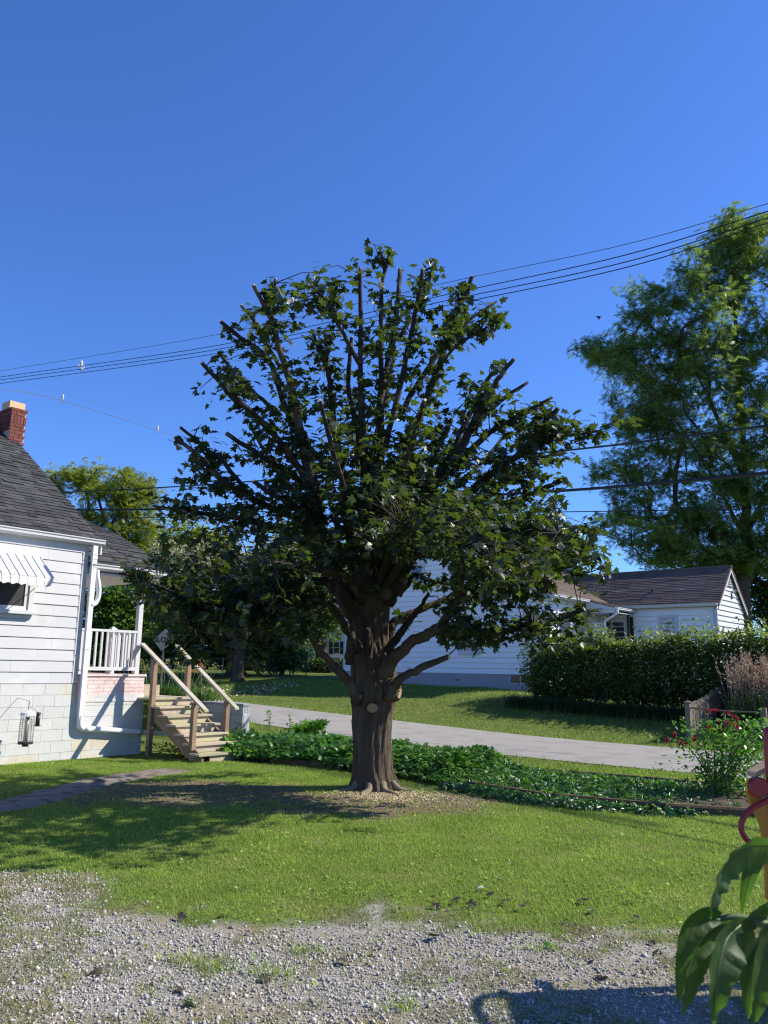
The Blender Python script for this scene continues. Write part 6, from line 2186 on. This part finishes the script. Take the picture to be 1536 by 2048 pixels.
# loose gravel
ph = (1 + 5 ** .5) / 2
IV = np.array([(-1, ph, 0), (1, ph, 0), (-1, -ph, 0), (1, -ph, 0), (0, -1, ph), (0, 1, ph), (0, -1, -ph), (0, 1, -ph), (ph, 0, -1), (ph, 0, 1), (-ph, 0, -1), (-ph, 0, 1)], float) / 1.9
IF = np.array([(0, 11, 5), (0, 5, 1), (0, 1, 7), (0, 7, 10), (0, 10, 11), (1, 5, 9), (5, 11, 4), (11, 10, 2), (10, 7, 6), (7, 1, 8), (3, 9, 4), (3, 4, 2), (3, 2, 6), (3, 6, 8), (3, 8, 9), (4, 9, 5), (2, 4, 11), (6, 2, 10), (8, 6, 7), (9, 8, 1)])
def grav_d(X, Y):
    g = gravel_mask(X, Y)
    bare = sstep(.50, .62, fbm(X * .8, Y * .8, 44))
    return np.where(blocked(X, Y), 0, g * (.25 + .75 * (1 - bare)) * (.5 + .7 * fbm(X * 3, Y * 3, 41)))
P = scatter(185000, -5.0, 4.4, 3.6, 8.4, grav_d)
n = len(P)
sz = np.exp(rg.normal(math.log(.0046), .46, n)).clip(.0025, .016)
B = bases(rg.normal(size=(n, 3)), None, rg) * np.stack([rg.uniform(.6, 1.4, n), rg.uniform(.7, 1.3, n), rg.uniform(.45, 1.0, n)], 1)[:, None, :]
P[:, 2] += sz * .35
Vg, Tg = cloud_np(IV, IF, P, B, sz)
Vg += (rg.normal(0, .18, Vg.shape) * np.repeat(sz, 12)[:, None])
from_np('gravel_stones', Vg, Tg, STONE, kind='stuff')
# thin grass and weeds among the stones
P = scatter(620000, -5.0, 4.4, 3.6, 8.6, lambda X, Y: np.where(fbm(X * 1.5, Y * 1.5, 61) > .47, .9, .12) * (fbm(X * 5, Y * 5, 62) > .42) * np.maximum(gravel_mask(X, Y) * .6, 3.2 * gravel_mask(X, Y) * (1 - gravel_mask(X, Y))))
V, T = blades(P, rg.uniform(.016, .045, len(P)), rg.uniform(.003, .006, len(P)), .9, rg)
from_np('gravel_grass', V, T, STRAW, kind='stuff')
# a few distinct green tufts standing in the gravel
for i, (px, py, lb) in enumerate(((545, 1950, 'green grass tuft in the gravel, the largest, below the maple'), (425, 1940, 'small green tuft in the gravel left of the largest one'), (800, 2018, 'small green tuft near the bottom edge of the gravel'), (1090, 1905, 'bright leafy tuft in the gravel right of centre'), (620, 1905, 'green tuft in the gravel close to the lawn edge'), (360, 1925, 'small green tuft in the left part of the gravel'))):
    b = gz(px, py)
    n = 110 if i == 0 else 60
    r_ = .13 if i == 0 else .07
    P = b + np.column_stack([rg.normal(0, r_, n), rg.normal(0, r_ * .6, n), np.zeros(n)])
    V, T = straps(P, rg.uniform(.04, .10, n), rg.uniform(.0018, .0032, n), rg.uniform(.4, 1.0, n), rg, 3)
    o = from_np('grass_tuft', V, T, GRASS)
    props(o, lb, 'grass tuft', 'grass tufts in the gravel', 'stuff')
# sawdust chips and leaf litter at the foot of the maple
n = 9000
a = rg.uniform(0, 2 * math.pi, n); q = np.abs(rg.normal(0, 1, n))
X = TX + .15 + np.cos(a) * q * .62 + .18 * q; Y = 11.45 + np.sin(a) * q * .42
P = np.column_stack([X, Y, ground_z(X, Y) + .008])
P = P[np.hypot(X - TX, Y - TY) > .3]
cloud('sawdust', DIA_V, DIA_F, P, bases(A3(0, 0, 1) + rg.normal(0, .35, P.shape), None, rg), rg.uniform(.010, .030, len(P)), SDUST, kind='stuff')
P = scatter(30000, -4.5, 3.2, 9.6, 12.6, lambda X, Y: dirt_mask(X, Y) * .5 * ~blocked(X, Y))
P[:, 2] += .006
cloud('leaf_litter', DIA_V, DIA_F, P, bases(A3(0, 0, 1) + rg.normal(0, .4, P.shape), None, rg), rg.uniform(.010, .035, len(P)), ROOTM, kind='stuff')

# fallen maple leaves
def fallen(lst, m, label, grp, zoff=.03):
    me = unit_mesh('fallen_maple_leaf', [tuple(v) for v in MAPLE_V], [tuple(map(int, f)) for f in MAPLE_F], m)
    ORD = ['leftmost', 'second from the left', 'third from the left', 'fourth from the left', 'fifth from the left', 'sixth from the left', 'seventh from the left', 'eighth from the left', 'ninth from the left', 'tenth from the left']
    lst = sorted(lst)
    for i_, (px, py, s) in enumerate(lst):
        b = gz(px, py); b[2] = float(gzz(b[None])[0]) + zoff
        o = bpy.data.objects.new('fallen_leaf', me)
        COL.objects.link(o)
        s *= .68
        B = bases(A3(0, 0, 1)[None] + rg.normal(0, .28, (1, 3)), None, rg)[0]
        o.matrix_basis = Matrix(((B[0, 0] * s, B[0, 1] * s, B[0, 2] * s * 1.6, b[0]), (B[1, 0] * s, B[1, 1] * s, B[1, 2] * s * 1.6, b[1]), (B[2, 0] * s, B[2, 1] * s, B[2, 2] * s * 1.6, b[2]), (0, 0, 0, 1)))
        props(o, label + ', ' + ('rightmost' if i_ == len(lst) - 1 else ORD[i_]), 'fallen leaf', grp)
fallen([(871, 1817, .12), (915, 1812, .12), (937, 1815, .12), (986, 1800, .11), (1016, 1812, .12), (1174, 1812, .13), (1276, 1809, .10), (1046, 1826, .09), (1271, 1847, .08)], LEAFD, 'dark withered maple leaf on the lawn edge', 'dark leaves on the lawn edge', .04)
fallen([(866, 1880, .13), (1315, 1913, .12), (1190, 1929, .10), (1198, 1962, .12), (440, 1835, .10), (518, 1963, .12), (354, 1984, .10), (695, 1929, .11), (365, 1843, .10), (203, 1950, .11), (1300, 1890, .09)], LEAFD, 'dark withered maple leaf lying on the gravel', 'dark leaves on the gravel', .02)
fallen([(967, 1786, .08), (997, 1769, .08), (1182, 1831, .11), (1128, 1852, .07)], LEAFP, 'pale upturned fallen leaf on the lawn edge', 'pale fallen leaves', .04)
fallen([(1089, 1900, .10), (370, 2012, .10)], LEAFG, 'fresh green maple leaf dropped on the gravel', 'green fallen leaves', .02)
